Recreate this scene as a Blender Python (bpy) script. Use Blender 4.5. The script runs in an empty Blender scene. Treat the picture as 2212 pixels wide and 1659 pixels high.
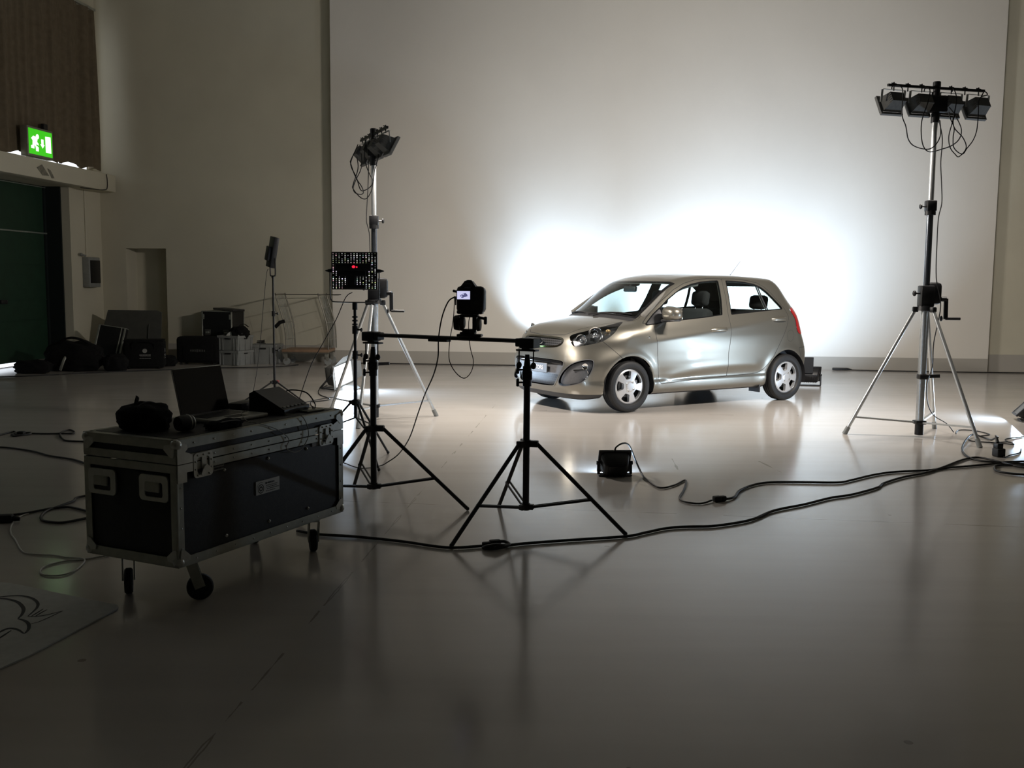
import bpy, bmesh, math, random
import numpy as np
from mathutils import Matrix, Vector, Euler, Quaternion

random.seed(7)
SC = bpy.context.scene
COL = SC.collection
PI = math.pi

# ------------------------------------------------------------------ camera
cam_data = bpy.data.cameras.new('camera')
cam_data.sensor_fit = 'HORIZONTAL'
cam_data.sensor_width = 36.0
cam_data.lens = 2112.0 / 2212.0 * 36.0
cam_data.clip_end = 200
cam = bpy.data.objects.new('camera', cam_data)
COL.objects.link(cam)
_p, _r = math.radians(5.88), math.radians(0.51)
_fw = Vector((0, math.cos(_p), -math.sin(_p)))
_up = Vector((0, math.sin(_p), math.cos(_p)))
_rt = Vector((1, 0, 0))
_r2 = _rt * math.cos(_r) + _up * math.sin(_r)
_u2 = -_rt * math.sin(_r) + _up * math.cos(_r)
_m = Matrix((_r2, _u2, -_fw)).transposed().to_4x4()
_m.translation = (0, 0, 1.368)
cam.matrix_world = _m
SC.camera = cam

# ------------------------------------------------------------------ world and exposure
w = bpy.data.worlds.new('hall_air')
SC.world = w
w.use_nodes = True
w.node_tree.nodes['Background'].inputs[0].default_value = (0.75, 0.80, 0.72, 1)
w.node_tree.nodes['Background'].inputs[1].default_value = 0.004
SC.view_settings.view_transform = 'Standard'
SC.view_settings.look = 'None'
SC.view_settings.exposure = 0.0
SC.view_settings.gamma = 1.0
SC.view_settings.use_curve_mapping = False

# ------------------------------------------------------------------ lamps (real lamps of the place, placed at their lenses)
WARM = (1.0, 0.915, 0.83)
COOL = (0.60, 0.78, 1.0)
BANK_R = dict(pos=(3.736, 8.88), yaw=math.radians(13.6), z=3.06)      # four floods on the right wind-up stand
BANK_L = dict(pos=(-1.37, 9.72), yaw=math.radians(-67.0), z=2.74)     # four floods on the left wind-up stand
BANK_TILT = math.radians(-28)
BANK_OFF = (-.43, -.15, .15, .43)
P_BANK_R, P_BANK_L = 46.0, 40.0
# floor floods: x, y, aim azimuth (0 = away from camera, + = to the right), tilt up, power, width, height
FLOOR_FLOODS = [
    ('center', .742, 6.93, math.radians(-4), math.radians(26), 10.0),
    ('right', 5.28, 10.02, math.radians(-72), math.radians(42), 42.0),
    ('back_a', .42, 15.48, math.radians(0), math.radians(58), 15.0),
    ('back_b', 1.06, 15.46, math.radians(2), math.radians(58), 15.0),
    ('back_c', 2.22, 15.36, math.radians(4), math.radians(58), 17.0),
    ('back_d', 3.22, 15.30, math.radians(4), math.radians(58), 15.0),
    ('back_e', 4.09, 13.44, math.radians(10), math.radians(31), 46.0),
]
def area_lamp(name, loc, direction, sx, sy, power, color, spread=170):
    l = bpy.data.lights.new(name, 'AREA')
    l.shape = 'RECTANGLE'; l.size = sx; l.size_y = sy
    l.energy = power; l.color = color; l.spread = math.radians(spread)
    o = bpy.data.objects.new(name, l)
    COL.objects.link(o)
    o.location = loc
    o.rotation_euler = Vector(direction).to_track_quat('-Z', 'Z').to_euler()
    return o

# ------------------------------------------------------------------ materials
def mat(name, color, rough=.5, metal=0., spec=.5, coat=0., noise=0., scale=20., bump=0., bscale=80., emit=None, estr=0., alpha=1.):
    m = bpy.data.materials.new(name)
    m.use_nodes = True
    nt = m.node_tree; b = nt.nodes['Principled BSDF']
    b.inputs['Base Color'].default_value = (*color, 1)
    b.inputs['Roughness'].default_value = rough
    b.inputs['Metallic'].default_value = metal
    b.inputs['Specular IOR Level'].default_value = spec
    b.inputs['Coat Weight'].default_value = coat
    b.inputs['Coat Roughness'].default_value = .03
    if emit:
        b.inputs['Emission Color'].default_value = (*emit, 1)
        b.inputs['Emission Strength'].default_value = estr
    if noise or bump:
        tc = nt.nodes.new('ShaderNodeTexCoord')
    if noise:
        n = nt.nodes.new('ShaderNodeTexNoise'); n.inputs['Scale'].default_value = scale; n.inputs['Detail'].default_value = 6
        nt.links.new(tc.outputs['Object'], n.inputs['Vector'])
        r = nt.nodes.new('ShaderNodeValToRGB')
        r.color_ramp.elements[0].position = .3; r.color_ramp.elements[1].position = .7
        r.color_ramp.elements[0].color = (*[max(0, c * (1 - noise)) for c in color], 1)
        r.color_ramp.elements[1].color = (*[min(1, c * (1 + noise)) for c in color], 1)
        nt.links.new(n.outputs['Fac'], r.inputs['Fac'])
        nt.links.new(r.outputs['Color'], b.inputs['Base Color'])
    if bump:
        n2 = nt.nodes.new('ShaderNodeTexNoise'); n2.inputs['Scale'].default_value = bscale; n2.inputs['Detail'].default_value = 4
        nt.links.new(tc.outputs['Object'], n2.inputs['Vector'])
        bp = nt.nodes.new('ShaderNodeBump'); bp.inputs['Strength'].default_value = bump; bp.inputs['Distance'].default_value = .01
        nt.links.new(n2.outputs['Fac'], bp.inputs['Height'])
        nt.links.new(bp.outputs['Normal'], b.inputs['Normal'])
    return m

def glass(name, tint=(1, 1, 1), refl=.06, rough=.02):
    m = bpy.data.materials.new(name); m.use_nodes = True
    nt = m.node_tree; nt.nodes.clear()
    out = nt.nodes.new('ShaderNodeOutputMaterial')
    t = nt.nodes.new('ShaderNodeBsdfTransparent'); t.inputs[0].default_value = (*tint, 1)
    g = nt.nodes.new('ShaderNodeBsdfGlossy'); g.inputs['Roughness'].default_value = rough
    lw_ = nt.nodes.new('ShaderNodeLayerWeight'); lw_.inputs[0].default_value = .5
    pw_ = nt.nodes.new('ShaderNodeMath'); pw_.operation = 'POWER'; pw_.inputs[1].default_value = 5.
    nt.links.new(lw_.outputs['Facing'], pw_.inputs[0])
    f = nt.nodes.new('ShaderNodeMath'); f.operation = 'MULTIPLY_ADD'; f.inputs[1].default_value = .9; f.inputs[2].default_value = refl
    nt.links.new(pw_.outputs[0], f.inputs[0])
    mx = nt.nodes.new('ShaderNodeMixShader')
    nt.links.new(f.outputs[0], mx.inputs[0]); nt.links.new(t.outputs[0], mx.inputs[1]); nt.links.new(g.outputs[0], mx.inputs[2])
    nt.links.new(mx.outputs[0], out.inputs[0])
    return m

M = {}
M['black_metal'] = mat('black_metal', (.012, .012, .013), .42, .0, .5, bump=.05, bscale=200)
M['black_plastic'] = mat('black_plastic', (.010, .010, .011), .45, noise=.2, scale=60)
M['black_rubber'] = mat('black_rubber', (.013, .013, .013), .65, noise=.2, scale=90)
M['black_cloth'] = mat('black_cloth', (.010, .010, .010), .95, spec=.15, noise=.3, scale=40, bump=.4, bscale=160)
M['aluminium'] = mat('aluminium', (.62, .64, .64), .36, .85, noise=.06, scale=30)
M['dark_steel'] = mat('dark_steel', (.20, .22, .25), .22, .9)
M['bright_steel'] = mat('bright_steel', (.72, .74, .76), .18, .95)
M['case_rail'] = mat('case_rail', (.42, .43, .38), .42, .55, noise=.1, scale=25)
M['case_board'] = mat('case_board', (.012, .012, .012), .5, noise=.3, scale=60, bump=.1, bscale=300)
M['case_hard'] = mat('case_hardware', (.55, .56, .52), .28, .8, noise=.08)
M['rivet'] = mat('rivet', (.55, .56, .54), .25, .9)
M['lamp_grey'] = mat('lamp_grey', (.085, .085, .078), .75, .0, noise=.15, scale=40)
M['lamp_flange'] = mat('lamp_flange', (.13, .13, .122), .7, .0)
M['cable'] = mat('cable_black', (.012, .012, .012), .5, noise=.2, scale=50)
M['cable_white'] = mat('cable_white', (.62, .62, .58), .45, noise=.05)
M['cable_grey'] = mat('cable_grey', (.30, .30, .27), .5, noise=.05)
M['white_plastic'] = mat('white_plastic', (.62, .62, .60), .5, noise=.05)
M['grey_plastic'] = mat('grey_crate', (.25, .26, .25), .55, noise=.08, scale=15)
M['paper'] = mat('paper', (.72, .71, .66), .8, noise=.04)
M['ink'] = mat('ink', (.03, .03, .03), .7, noise=.1)
M['red_plastic'] = mat('red_plastic', (.45, .02, .02), .45, noise=.1)
M['screen_off'] = mat('screen_off', (.004, .004, .005), .12, noise=.05)
M['laptop_alu'] = mat('laptop_aluminium', (.46, .47, .44), .42, .7, noise=.04)
M['glass'] = glass('lamp_glass')

# ------------------------------------------------------------------ mesh helpers
class MB:
    """collects shapes into ONE mesh"""
    def __init__(s): s.v = []; s.f = []; s.M = Matrix()
    def add(s, vs, fs):
        n = len(s.v)
        s.v += [tuple(s.M @ Vector(v)) for v in vs]
        s.f += [tuple(i + n for i in f) for f in fs]
        return s
    def box(s, c, size, bev=0., rot=None):
        hx, hy, hz = [q / 2 for q in size]; c = Vector(c)
        R = rot.to_matrix() if isinstance(rot, Euler) else (rot or Matrix.Identity(3))
        if bev <= 0:
            vs = [(x, y, z) for x in (-hx, hx) for y in (-hy, hy) for z in (-hz, hz)]
            fs = [(0, 1, 3, 2), (4, 6, 7, 5), (0, 4, 5, 1), (2, 3, 7, 6), (0, 2, 6, 4), (1, 5, 7, 3)]
        else:
            b = min(bev, hx * .95, hy * .95, hz * .95)
            bm = bmesh.new(); bmesh.ops.create_cube(bm, size=1)
            for v in bm.verts: v.co = (v.co.x * 2 * hx, v.co.y * 2 * hy, v.co.z * 2 * hz)
            bmesh.ops.bevel(bm, geom=list(bm.edges), offset=b, segments=2 if b > .004 else 1, profile=.5, affect='EDGES')
            bm.verts.index_update()
            vs = [tuple(v.co) for v in bm.verts]; fs = [tuple(v.index for v in f.verts) for f in bm.faces]
            bm.free()
        return s.add([c + R @ Vector(v) for v in vs], fs)
    def cyl(s, a, b, r0, r1=None, n=16, caps=True):
        a, b = Vector(a), Vector(b); r1 = r0 if r1 is None else r1
        d = (b - a).normalized()
        x = d.orthogonal().normalized(); y = d.cross(x)
        vs = []; fs = []
        for i in range(n):
            t = 2 * PI * i / n; q = x * math.cos(t) + y * math.sin(t)
            vs += [a + q * r0, b + q * r1]
        for i in range(n):
            j = (i + 1) % n
            fs.append((2 * i, 2 * j, 2 * j + 1, 2 * i + 1))
        if caps:
            fs.append(tuple(2 * i for i in range(n))[::-1]); fs.append(tuple(2 * i + 1 for i in range(n)))
        return s.add(vs, fs)
    def bar(s, a, b, w, h, up=(0, 0, 1)):
        a, b = Vector(a), Vector(b); d = b - a; L = d.length; d.normalize()
        u = Vector(up)
        if abs(d.dot(u)) > .99: u = Vector((0, 1, 0))
        x = d.cross(u).normalized(); z = x.cross(d)
        R = Matrix((x, d, z)).transposed()
        return s.box((a + b) / 2, (w, L, h), 0, R)
    def tube(s, pts, r, n=8, closed=False, flat=None):
        P = [Vector(p) for p in pts]; m = len(P)
        vs = []; fs = []; ref = None
        for i in range(m):
            if closed: t = P[(i + 1) % m] - P[i - 1]
            else: t = P[min(i + 1, m - 1)] - P[max(i - 1, 0)]
            t.normalize()
            if ref is None:
                ref = t.orthogonal().normalized() if flat is None else Vector(flat)
            ref = (ref - t * ref.dot(t))
            if ref.length < 1e-6: ref = t.orthogonal()
            ref.normalize(); bn = t.cross(ref)
            for k in range(n):
                q = 2 * PI * k / n
                rr = r if flat is None else None
                if flat is None: vs.append(P[i] + ref * math.cos(q) * r + bn * math.sin(q) * r)
                else: vs.append(P[i] + ref * math.cos(q) * r[0] + bn * math.sin(q) * r[1])
        for i in range(m if closed else m - 1):
            a = i * n; b = ((i + 1) % m) * n
            for k in range(n):
                l = (k + 1) % n
                fs.append((a + k, a + l, b + l, b + k))
        if not closed:
            fs.append(tuple(range(n))[::-1]); fs.append(tuple((m - 1) * n + k for k in range(n)))
        return s.add(vs, fs)
    def lathe(s, prof, o=(0, 0, 0), axis=(0, 0, 1), n=32):
        o = Vector(o); d = Vector(axis).normalized(); x = d.orthogonal().normalized(); y = d.cross(x)
        vs = []; fs = []; m = len(prof)
        for i in range(n):
            t = 2 * PI * i / n; q = x * math.cos(t) + y * math.sin(t)
            for r, h in prof: vs.append(o + q * r + d * h)
        for i in range(n):
            j = (i + 1) % n
            for k in range(m - 1):
                fs.append((i * m + k, j * m + k, j * m + k + 1, i * m + k + 1))
        return s.add(vs, fs)
    def prism(s, poly, h, o=(0, 0, 0), ux=(1, 0, 0), uy=(0, 1, 0)):
        o, ux, uy = Vector(o), Vector(ux), Vector(uy); nz = ux.cross(uy)
        n = len(poly)
        vs = [o + ux * a + uy * b for a, b in poly] + [o + ux * a + uy * b + nz * h for a, b in poly]
        fs = [tuple(range(n))[::-1], tuple(range(n, 2 * n))] + [(i, (i + 1) % n, n + (i + 1) % n, n + i) for i in range(n)]
        return s.add(vs, fs)
    def ball(s, c, r, n=16, m=10, sc=(1, 1, 1), rot=None):
        c = Vector(c); vs = []; fs = []
        R = rot.to_matrix() if rot else Matrix.Identity(3)
        for i in range(m + 1):
            p = PI * i / m
            for k in range(n):
                t = 2 * PI * k / n
                vs.append(c + R @ Vector((r * sc[0] * math.sin(p) * math.cos(t), r * sc[1] * math.sin(p) * math.sin(t), r * sc[2] * math.cos(p))))
        for i in range(m):
            for k in range(n):
                l = (k + 1) % n
                fs.append((i * n + k, (i + 1) * n + k, (i + 1) * n + l, i * n + l))
        return s.add(vs, fs)
    def build(s, name, material, parent=None, smooth=38, weld=False):
        me = bpy.data.meshes.new(name)
        me.from_pydata(s.v, [], s.f); me.validate()
        bm = bmesh.new(); bm.from_mesh(me)
        bmesh.ops.remove_doubles(bm, verts=list(bm.verts), dist=1e-6)
        bmesh.ops.recalc_face_normals(bm, faces=list(bm.faces))
        bm.to_mesh(me); bm.free()
        me.polygons.foreach_set('use_smooth', [True] * len(me.polygons))
        if smooth < 180: me.set_sharp_from_angle(angle=math.radians(smooth))
        me.materials.append(material)
        o = bpy.data.objects.new(name, me)
        COL.objects.link(o)
        if parent: o.parent = parent
        return o

def smooth_path(pts, k=6):
    P = [Vector(p) for p in pts]; out = []
    for i in range(len(P) - 1):
        a, b, c, d = P[max(i - 1, 0)], P[i], P[i + 1], P[min(i + 2, len(P) - 1)]
        for j in range(k):
            t = j / k
            out.append(.5 * ((2 * b) + (c - a) * t + (2 * a - 5 * b + 4 * c - d) * t * t + (3 * b - a - 3 * c + d) * t ** 3))
    out.append(P[-1]); return out

def round_rect(w, h, r, n=5):
    out = []
    for cx, cy, a0 in ((w/2 - r, h/2 - r, 0), (-w/2 + r, h/2 - r, 90), (-w/2 + r, -h/2 + r, 180), (w/2 - r, -h/2 + r, 270)):
        for i in range(n + 1):
            t = math.radians(a0 + 90 * i / n); out.append((cx + r * math.cos(t), cy + r * math.sin(t)))
    return out

def tag(o, label, cat, group=None, kind=None):
    o['label'] = label
    if cat: o['category'] = cat
    if group: o['group'] = group
    if kind: o['kind'] = kind
    return o
def thing(name, label, cat, loc=(0, 0, 0), rotz=0., group=None):
    o = bpy.data.objects.new(name, None); COL.objects.link(o)
    o.empty_display_size = .1
    o.location = loc; o.rotation_euler = (0, 0, rotz)
    return tag(o, label, cat, group)
def structure(o, label=None):
    o['kind'] = 'structure'
    if label: o['label'] = label
    return o
def copy_tree(root, loc, rotz, label):
    r = root.copy(); COL.objects.link(r); r.location = loc; r.rotation_euler = (0, 0, rotz); r['label'] = label
    for ch in list(root.children):
        if ch.type == 'LIGHT': continue
        c = ch.copy(); COL.objects.link(c); c.parent = r
        for g in list(ch.children):
            d = g.copy(); COL.objects.link(d); d.parent = c
    return r
def text(name, body, size, material, parent, loc, rot, align='CENTER', bold=0.):
    cu = bpy.data.curves.new(name, 'FONT'); cu.body = body; cu.size = size
    cu.align_x = align; cu.align_y = 'CENTER'; cu.extrude = size * .01; cu.offset = bold
    tmp = bpy.data.objects.new(name, cu); COL.objects.link(tmp)
    dg = bpy.context.evaluated_depsgraph_get()
    me = bpy.data.meshes.new_from_object(tmp.evaluated_get(dg))
    bpy.data.objects.remove(tmp)
    me.materials.clear(); me.materials.append(material)
    o = bpy.data.objects.new(name, me); COL.objects.link(o)
    o.parent = parent; o.location = loc
    o.rotation_euler = rot
    return o
def cable(name, pts, r, material, label, cat='cable', group=None, z=None, k=6, n=6):
    P = [(p[0], p[1], (r + .001 if z is None else z) if len(p) == 2 else p[2]) for p in pts]
    o = MB().tube(smooth_path(P, k), r, n).build(name, material, None, 180)
    return tag(o, label, cat, group)
# ------------------------------------------------------------------ room shell
def plaster(name, col, rough=.9, streak=.05):
    m = bpy.data.materials.new(name); m.use_nodes = True
    nt = m.node_tree; b = nt.nodes['Principled BSDF']
    b.inputs['Roughness'].default_value = rough; b.inputs['Specular IOR Level'].default_value = .25
    tc = nt.nodes.new('ShaderNodeTexCoord')
    n = nt.nodes.new('ShaderNodeTexNoise'); n.inputs['Scale'].default_value = .8; n.inputs['Detail'].default_value = 8
    nt.links.new(tc.outputs['Object'], n.inputs['Vector'])
    r = nt.nodes.new('ShaderNodeValToRGB')
    r.color_ramp.elements[0].position = .35; r.color_ramp.elements[1].position = .65
    r.color_ramp.elements[0].color = (*[c * (1 - streak) for c in col], 1)
    r.color_ramp.elements[1].color = (*[min(1, c * (1 + streak)) for c in col], 1)
    nt.links.new(n.outputs['Fac'], r.inputs['Fac']); nt.links.new(r.outputs['Color'], b.inputs['Base Color'])
    n2 = nt.nodes.new('ShaderNodeTexNoise'); n2.inputs['Scale'].default_value = 60
    nt.links.new(tc.outputs['Object'], n2.inputs['Vector'])
    bp = nt.nodes.new('ShaderNodeBump'); bp.inputs['Strength'].default_value = .06; bp.inputs['Distance'].default_value = .01
    nt.links.new(n2.outputs['Fac'], bp.inputs['Height']); nt.links.new(bp.outputs['Normal'], b.inputs['Normal'])
    return m
M['plaster'] = plaster('wall_plaster', (.60, .57, .46))
M['backdrop'] = plaster('backdrop_paint', (.74, .71, .65), .8, .02)
M['band'] = plaster('base_band_paint', (.42, .40, .36), .8, .03)
M['ceiling'] = plaster('ceiling_paint', (.40, .39, .34))
M['dark_wall'] = plaster('dim_wall_paint', (.30, .29, .26))

def floor_material():
    m = bpy.data.materials.new('painted_concrete'); m.use_nodes = True
    nt = m.node_tree; L = nt.links; b = nt.nodes['Principled BSDF']
    tc = nt.nodes.new('ShaderNodeTexCoord')
    def noise(scale, detail, stretch=None):
        n = nt.nodes.new('ShaderNodeTexNoise'); n.inputs['Scale'].default_value = scale; n.inputs['Detail'].default_value = detail
        if stretch:
            mp = nt.nodes.new('ShaderNodeMapping'); mp.inputs['Scale'].default_value = stretch
            L.new(tc.outputs['Object'], mp.inputs[0]); L.new(mp.outputs[0], n.inputs['Vector'])
        else: L.new(tc.outputs['Object'], n.inputs['Vector'])
        return n.outputs['Fac']
    def math_(op, a, bb=None, c=None):
        n = nt.nodes.new('ShaderNodeMath'); n.operation = op
        for i, q in enumerate((a, bb, c)):
            if q is None: continue
            if isinstance(q, (int, float)): n.inputs[i].default_value = q
            else: L.new(q, n.inputs[i])
        return n.outputs[0]
    sep = nt.nodes.new('ShaderNodeSeparateXYZ'); L.new(tc.outputs['Object'], sep.inputs[0])
    wob = math_('MULTIPLY', math_('SUBTRACT', noise(3., 5), .5), .05)
    def seg(ax, ay, bx, by, wd):
        dx, dy = bx - ax, by - ay; L2 = dx * dx + dy * dy
        px = math_('SUBTRACT', sep.outputs[0], ax); py = math_('SUBTRACT', sep.outputs[1], ay)
        t = math_('DIVIDE', math_('ADD', math_('MULTIPLY', px, dx), math_('MULTIPLY', py, dy)), L2)
        n = nt.nodes.new('ShaderNodeClamp'); L.new(t, n.inputs[0]); t = n.outputs[0]
        qx = math_('SUBTRACT', px, math_('MULTIPLY', t, dx)); qy = math_('SUBTRACT', py, math_('MULTIPLY', t, dy))
        d = math_('SQRT', math_('ADD', math_('MULTIPLY', qx, qx), math_('MULTIPLY', qy, qy)))
        d = math_('ADD', d, wob)
        d = math_('ABSOLUTE', math_('SUBTRACT', d, .0))
        return math_('LESS_THAN', d, wd)
    brk = math_('GREATER_THAN', noise(2.3, 6), .47)
    crack = math_('MULTIPLY', seg(-1.0, 1.6, -.16, 11.3, .0032), brk)
    seam = math_('MULTIPLY', seg(-1.6, 6.10, 8.0, 4.85, .004), math_('GREATER_THAN', noise(1.4, 4), .40))
    seam2 = math_('MULTIPLY', seg(-9, 11.7, 8.5, 9.5, .004), math_('GREATER_THAN', noise(1.7, 4), .56))
    plate = math_('MAXIMUM', seg(1.27, 7.62, 1.24, 7.18, .007), seg(1.94, 7.55, 1.99, 7.1, .006))
    sp = nt.nodes.new('ShaderNodeTexVoronoi'); sp.inputs['Scale'].default_value = 2.2
    L.new(tc.outputs['Object'], sp.inputs['Vector'])
    spots = math_('MULTIPLY', math_('LESS_THAN', sp.outputs['Distance'], .035), math_('GREATER_THAN', noise(1.1, 2), .53))
    marks = math_('MAXIMUM', math_('MAXIMUM', crack, seam), math_('MAXIMUM', seam2, math_('MAXIMUM', plate, spots)))
    r = nt.nodes.new('ShaderNodeValToRGB')
    r.color_ramp.elements[0].position = .30; r.color_ramp.elements[1].position = .72
    r.color_ramp.elements[0].color = (.455, .425, .390, 1); r.color_ramp.elements[1].color = (.545, .512, .475, 1)
    mixn = math_('ADD', math_('MULTIPLY', noise(.7, 8), .6), math_('MULTIPLY', noise(1.2, 8, (.35, 5., 1.)), .4))
    L.new(mixn, r.inputs['Fac'])
    mx = nt.nodes.new('ShaderNodeMix'); mx.data_type = 'RGBA'
    L.new(math_('MULTIPLY', marks, .5), mx.inputs['Factor']); L.new(r.outputs['Color'], mx.inputs['A'])
    mx.inputs['B'].default_value = (.10, .08, .06, 1)
    L.new(mx.outputs['Result'], b.inputs['Base Color'])
    rr = nt.nodes.new('ShaderNodeMapRange'); rr.inputs['To Min'].default_value = .11; rr.inputs['To Max'].default_value = .20
    L.new(noise(1.5, 6), rr.inputs['Value']); L.new(rr.outputs[0], b.inputs['Roughness'])
    b.inputs['Specular IOR Level'].default_value = .5
    bp = nt.nodes.new('ShaderNodeBump'); bp.inputs['Strength'].default_value = .03; bp.inputs['Distance'].default_value = .01
    L.new(noise(7., 6, (.5, 2.5, 1.)), bp.inputs['Height']); L.new(bp.outputs['Normal'], b.inputs['Normal'])
    return m
M['floor'] = floor_material()
fl = MB(); fl.add([(-14, -10, 0), (14, -10, 0), (14, 20, 0), (-14, 20, 0)], [(0, 1, 2, 3)])
structure(fl.build('floor', M['floor']), 'pale painted concrete floor')
cl = MB(); cl.box((0, 5, 7.6), (28, 30, .2)); structure(cl.build('ceiling', M['ceiling']))
wr = MB(); wr.box((12.1, 5, 3.75), (.2, 30, 7.5)); structure(wr.build('wall_right', M['dark_wall']))
wb = MB(); wb.box((0, -9.9, 3.75), (28, .2, 7.5)); structure(wb.build('wall_behind', M['dark_wall']))

# back wall frame: x along the wall to the right, y into the wall
BA = .065
MBW = Matrix.Translation((-3.04, 16.55, 0)) @ Matrix.Rotation(-BA, 4, 'Z')
bw = MB(); bw.M = MBW
Y0 = .21
bw.box((-3.66 - 1.2, Y0 + .25, 3.75), (2.4, .5, 7.5))                    # left of the niche
bw.box((-3.305, Y0 + .25, (1.91 + 7.5) / 2), (.71, .5, 7.5 - 1.91))      # above the niche
bw.box((-2.95 + 9.0, Y0 + .25, 3.75), (18.0, .5, 7.5))                   # right of it, behind the backdrop
bw.box((-3.305, Y0 + .46, .955), (.71, .08, 1.91))                       # back of the niche
structure(bw.build('wall_back', M['plaster']), 'beige plaster back wall with a shallow doorway niche')
bb = MB(); bb.M = MBW
bb.box((-2.95 + 1.475, Y0 - .006, .14), (2.95, .012, .28)); bb.box((10.79 + 2.0, Y0 - .006, .137), (4.0, .012, .275))
structure(bb.build('baseboard_back', M['band']))
pn = MB(); pn.M = MBW
pn.box((5.395, .10, 3.70), (10.79, .20, 7.4))
bd = pn.build('backdrop_wall', M['backdrop'])
tag(bd, 'huge white flat studio wall panel standing behind the car', 'backdrop')
pb = MB(); pb.M = MBW; pb.box((5.395, -.002, .108), (10.79, .006, .215))
pb.build('base_band', M['band'], bd)['label'] = 'grey painted base band'

# left wall frame: x = out of the wall into the room, y = along the wall away from the camera
LA = .10
MLW = Matrix.Translation((-7.13, 16.75, 0)) @ Matrix.Rotation(-LA, 4, 'Z')
lw = MB(); lw.M = MLW
lw.box((-.5, -.15, 3.75), (1., 1.1, 7.5))                      # column by the corner
lw.box((-.5, -6.7, (2.86 + 3.0) / 2), (1., 12, .14 + .0))
lw.box((-.5, -6.7, (3.0 + 7.5) / 2), (1., 12, 4.5))
lw.box((-.5, -18.0, 3.75), (1., 12, 7.5))
structure(lw.build('wall_left', M['plaster']), 'beige left wall with a deep door opening')
bm_ = MB(); bm_.M = MLW
bm_.box((.165, -6.0, 2.99), (.33, 12.4, .28), .008)
beam = bm_.build('trim_1', M['plaster']); structure(beam, 'pale projecting beam over the green door')
st = MB(); st.M = MLW
st.prism([(-2.12, 3.00), (-1.98, 3.06), (-1.80, 2.91), (-1.98, 2.90)], .002, (.331, 0, 0), (0, 1, 0), (0, 0, 1))
st.prism([(-1.85, 3.02), (-1.76, 3.00), (-1.66, 2.89), (-1.74, 2.88)], .002, (.331, 0, 0), (0, 1, 0), (0, 0, 1))
M['stain'] = mat('old_paint_mark', (.20, .19, .15), .9, noise=.3, scale=20)
st.build('paint_mark', M['stain'], beam)

# green sliding door, set back in its opening
M['door_green'] = mat('door_green', (.010, .040, .020), .6, noise=.15, scale=6)
M['door_dark'] = mat('door_frame_dark', (.006, .012, .012), .6, noise=.1)
M['door_line'] = mat('door_strip_steel', (.34, .38, .34), .4, .6, noise=.1)
d = MB(); d.M = MLW
d.box((-.44, -4.6, 1.47), (.06, 8.0, 2.78))
for z in (2.10, 1.60, 1.04, .72):
    d.box((-.405, -4.6, z), (.012, 7.9, .012))
door = d.build('door_1', M['door_green']); structure(door, 'dark green sliding door in the left wall')
d = MB(); d.M = MLW
d.box((-.39, -4.65, 2.105), (.02, 7.9, .022)); d.box((-.39, -.64, 2.5), (.02, .02, .75)); d.box((-.39, -4.6, 2.84), (.02, 7.9, .015))
d.box((-.385, -.655, 2.08), (.03, .05, .05))
d.build('door_rail', M['door_line'], door)
d = MB(); d.M = MLW; d.box((-.37, -1.98, 1.02), (.05, .16, .06), .01)
d.build('door_handle', M['black_metal'], door)
d = MB(); d.M = MLW; d.box((-.27, -.715, 1.43), (.26, .03, 2.86)); d.box((-.40, -.74, 1.43), (.03, .08, 2.86))
d.build('door_post', M['door_dark'], door)
M['daylight'] = mat('daylight_outside', (.8, .85, .9), .8, emit=(.86, .92, 1.), estr=1.6)
g = MB(); g.M = MLW; g.box((-.52, -5.0, .05), (.02, 7.7, .075))  # glowing strip added behind the door gap, standing in for outdoor daylight
structure(g.build('daylight_strip', M['daylight']), 'daylight showing under the green door')

# curtained window over the beam
M['window_light'] = mat('window_daylight', (.8, .85, .9), .8, emit=(.90, .95, 1.), estr=1.3)
wn = MB(); wn.M = MLW; wn.box((.004, -4.25, 4.42), (.012, 8.2, 2.50))
structure(wn.build('window_1', M['window_light']), 'bright window behind the brown curtain')
def curtain():
    N, K = 420, 26
    vs = []; fs = []
    rnd = random.Random(3)
    ph = [rnd.uniform(0, 6.28) for _ in range(6)]
    for i in range(N + 1):
        s = -7.2 + (7.2 - .03) * i / N
        for k in range(K + 1):
            t = k / K
            a = s * 14 + .9 * math.sin(s * 5 + ph[0]) + .5 * math.sin(s * 11 + ph[1])
            amp = .030 + .055 * (.35 + .65 * t) * (0.6 + .4 * math.sin(s * 3.1 + ph[2]))
            off = .155 + amp * math.sin(a + .5 * math.sin(t * 3 + s)) + .012 * math.sin(s * 60 + t * 2)
            bot = 3.185 + .022 * math.sin(s * 9 + ph[3]) + .018 * math.sin(s * 23 + ph[4])
            z = 5.78 + (bot - 5.78) * t
            vs.append((off, s + .03 * t * math.sin(s * 7), z))
    for i in range(N):
        for k in range(K):
            a = i * (K + 1) + k
            fs.append((a, a + 1, a + K + 2, a + K + 1))
    m = MB(); m.M = MLW; m.add(vs, fs); return m
M['curtain'] = mat('curtain_brown', (.155, .125, .085), .95, spec=.1, noise=.12, scale=12, bump=.2, bscale=300)
cu = thing('curtain', 'long brown pleated curtain hanging over the window above the beam', 'curtain', MLW @ Vector((.15, -3.6, 3.18)))
cu_inv = Matrix.Translation(-Vector(cu.location))
def to_local(o, parent):
    o.data.transform(Matrix.Translation(-Vector(parent.location))); return o
to_local(curtain().build('curtain_cloth', M['curtain'], cu, 180), cu)
cr = MB(); cr.M = MLW; cr.box((.155, -3.65, 5.80), (.05, 7.3, .04))
to_local(cr.build('curtain_rail', M['case_rail'], cu), cu)

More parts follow.
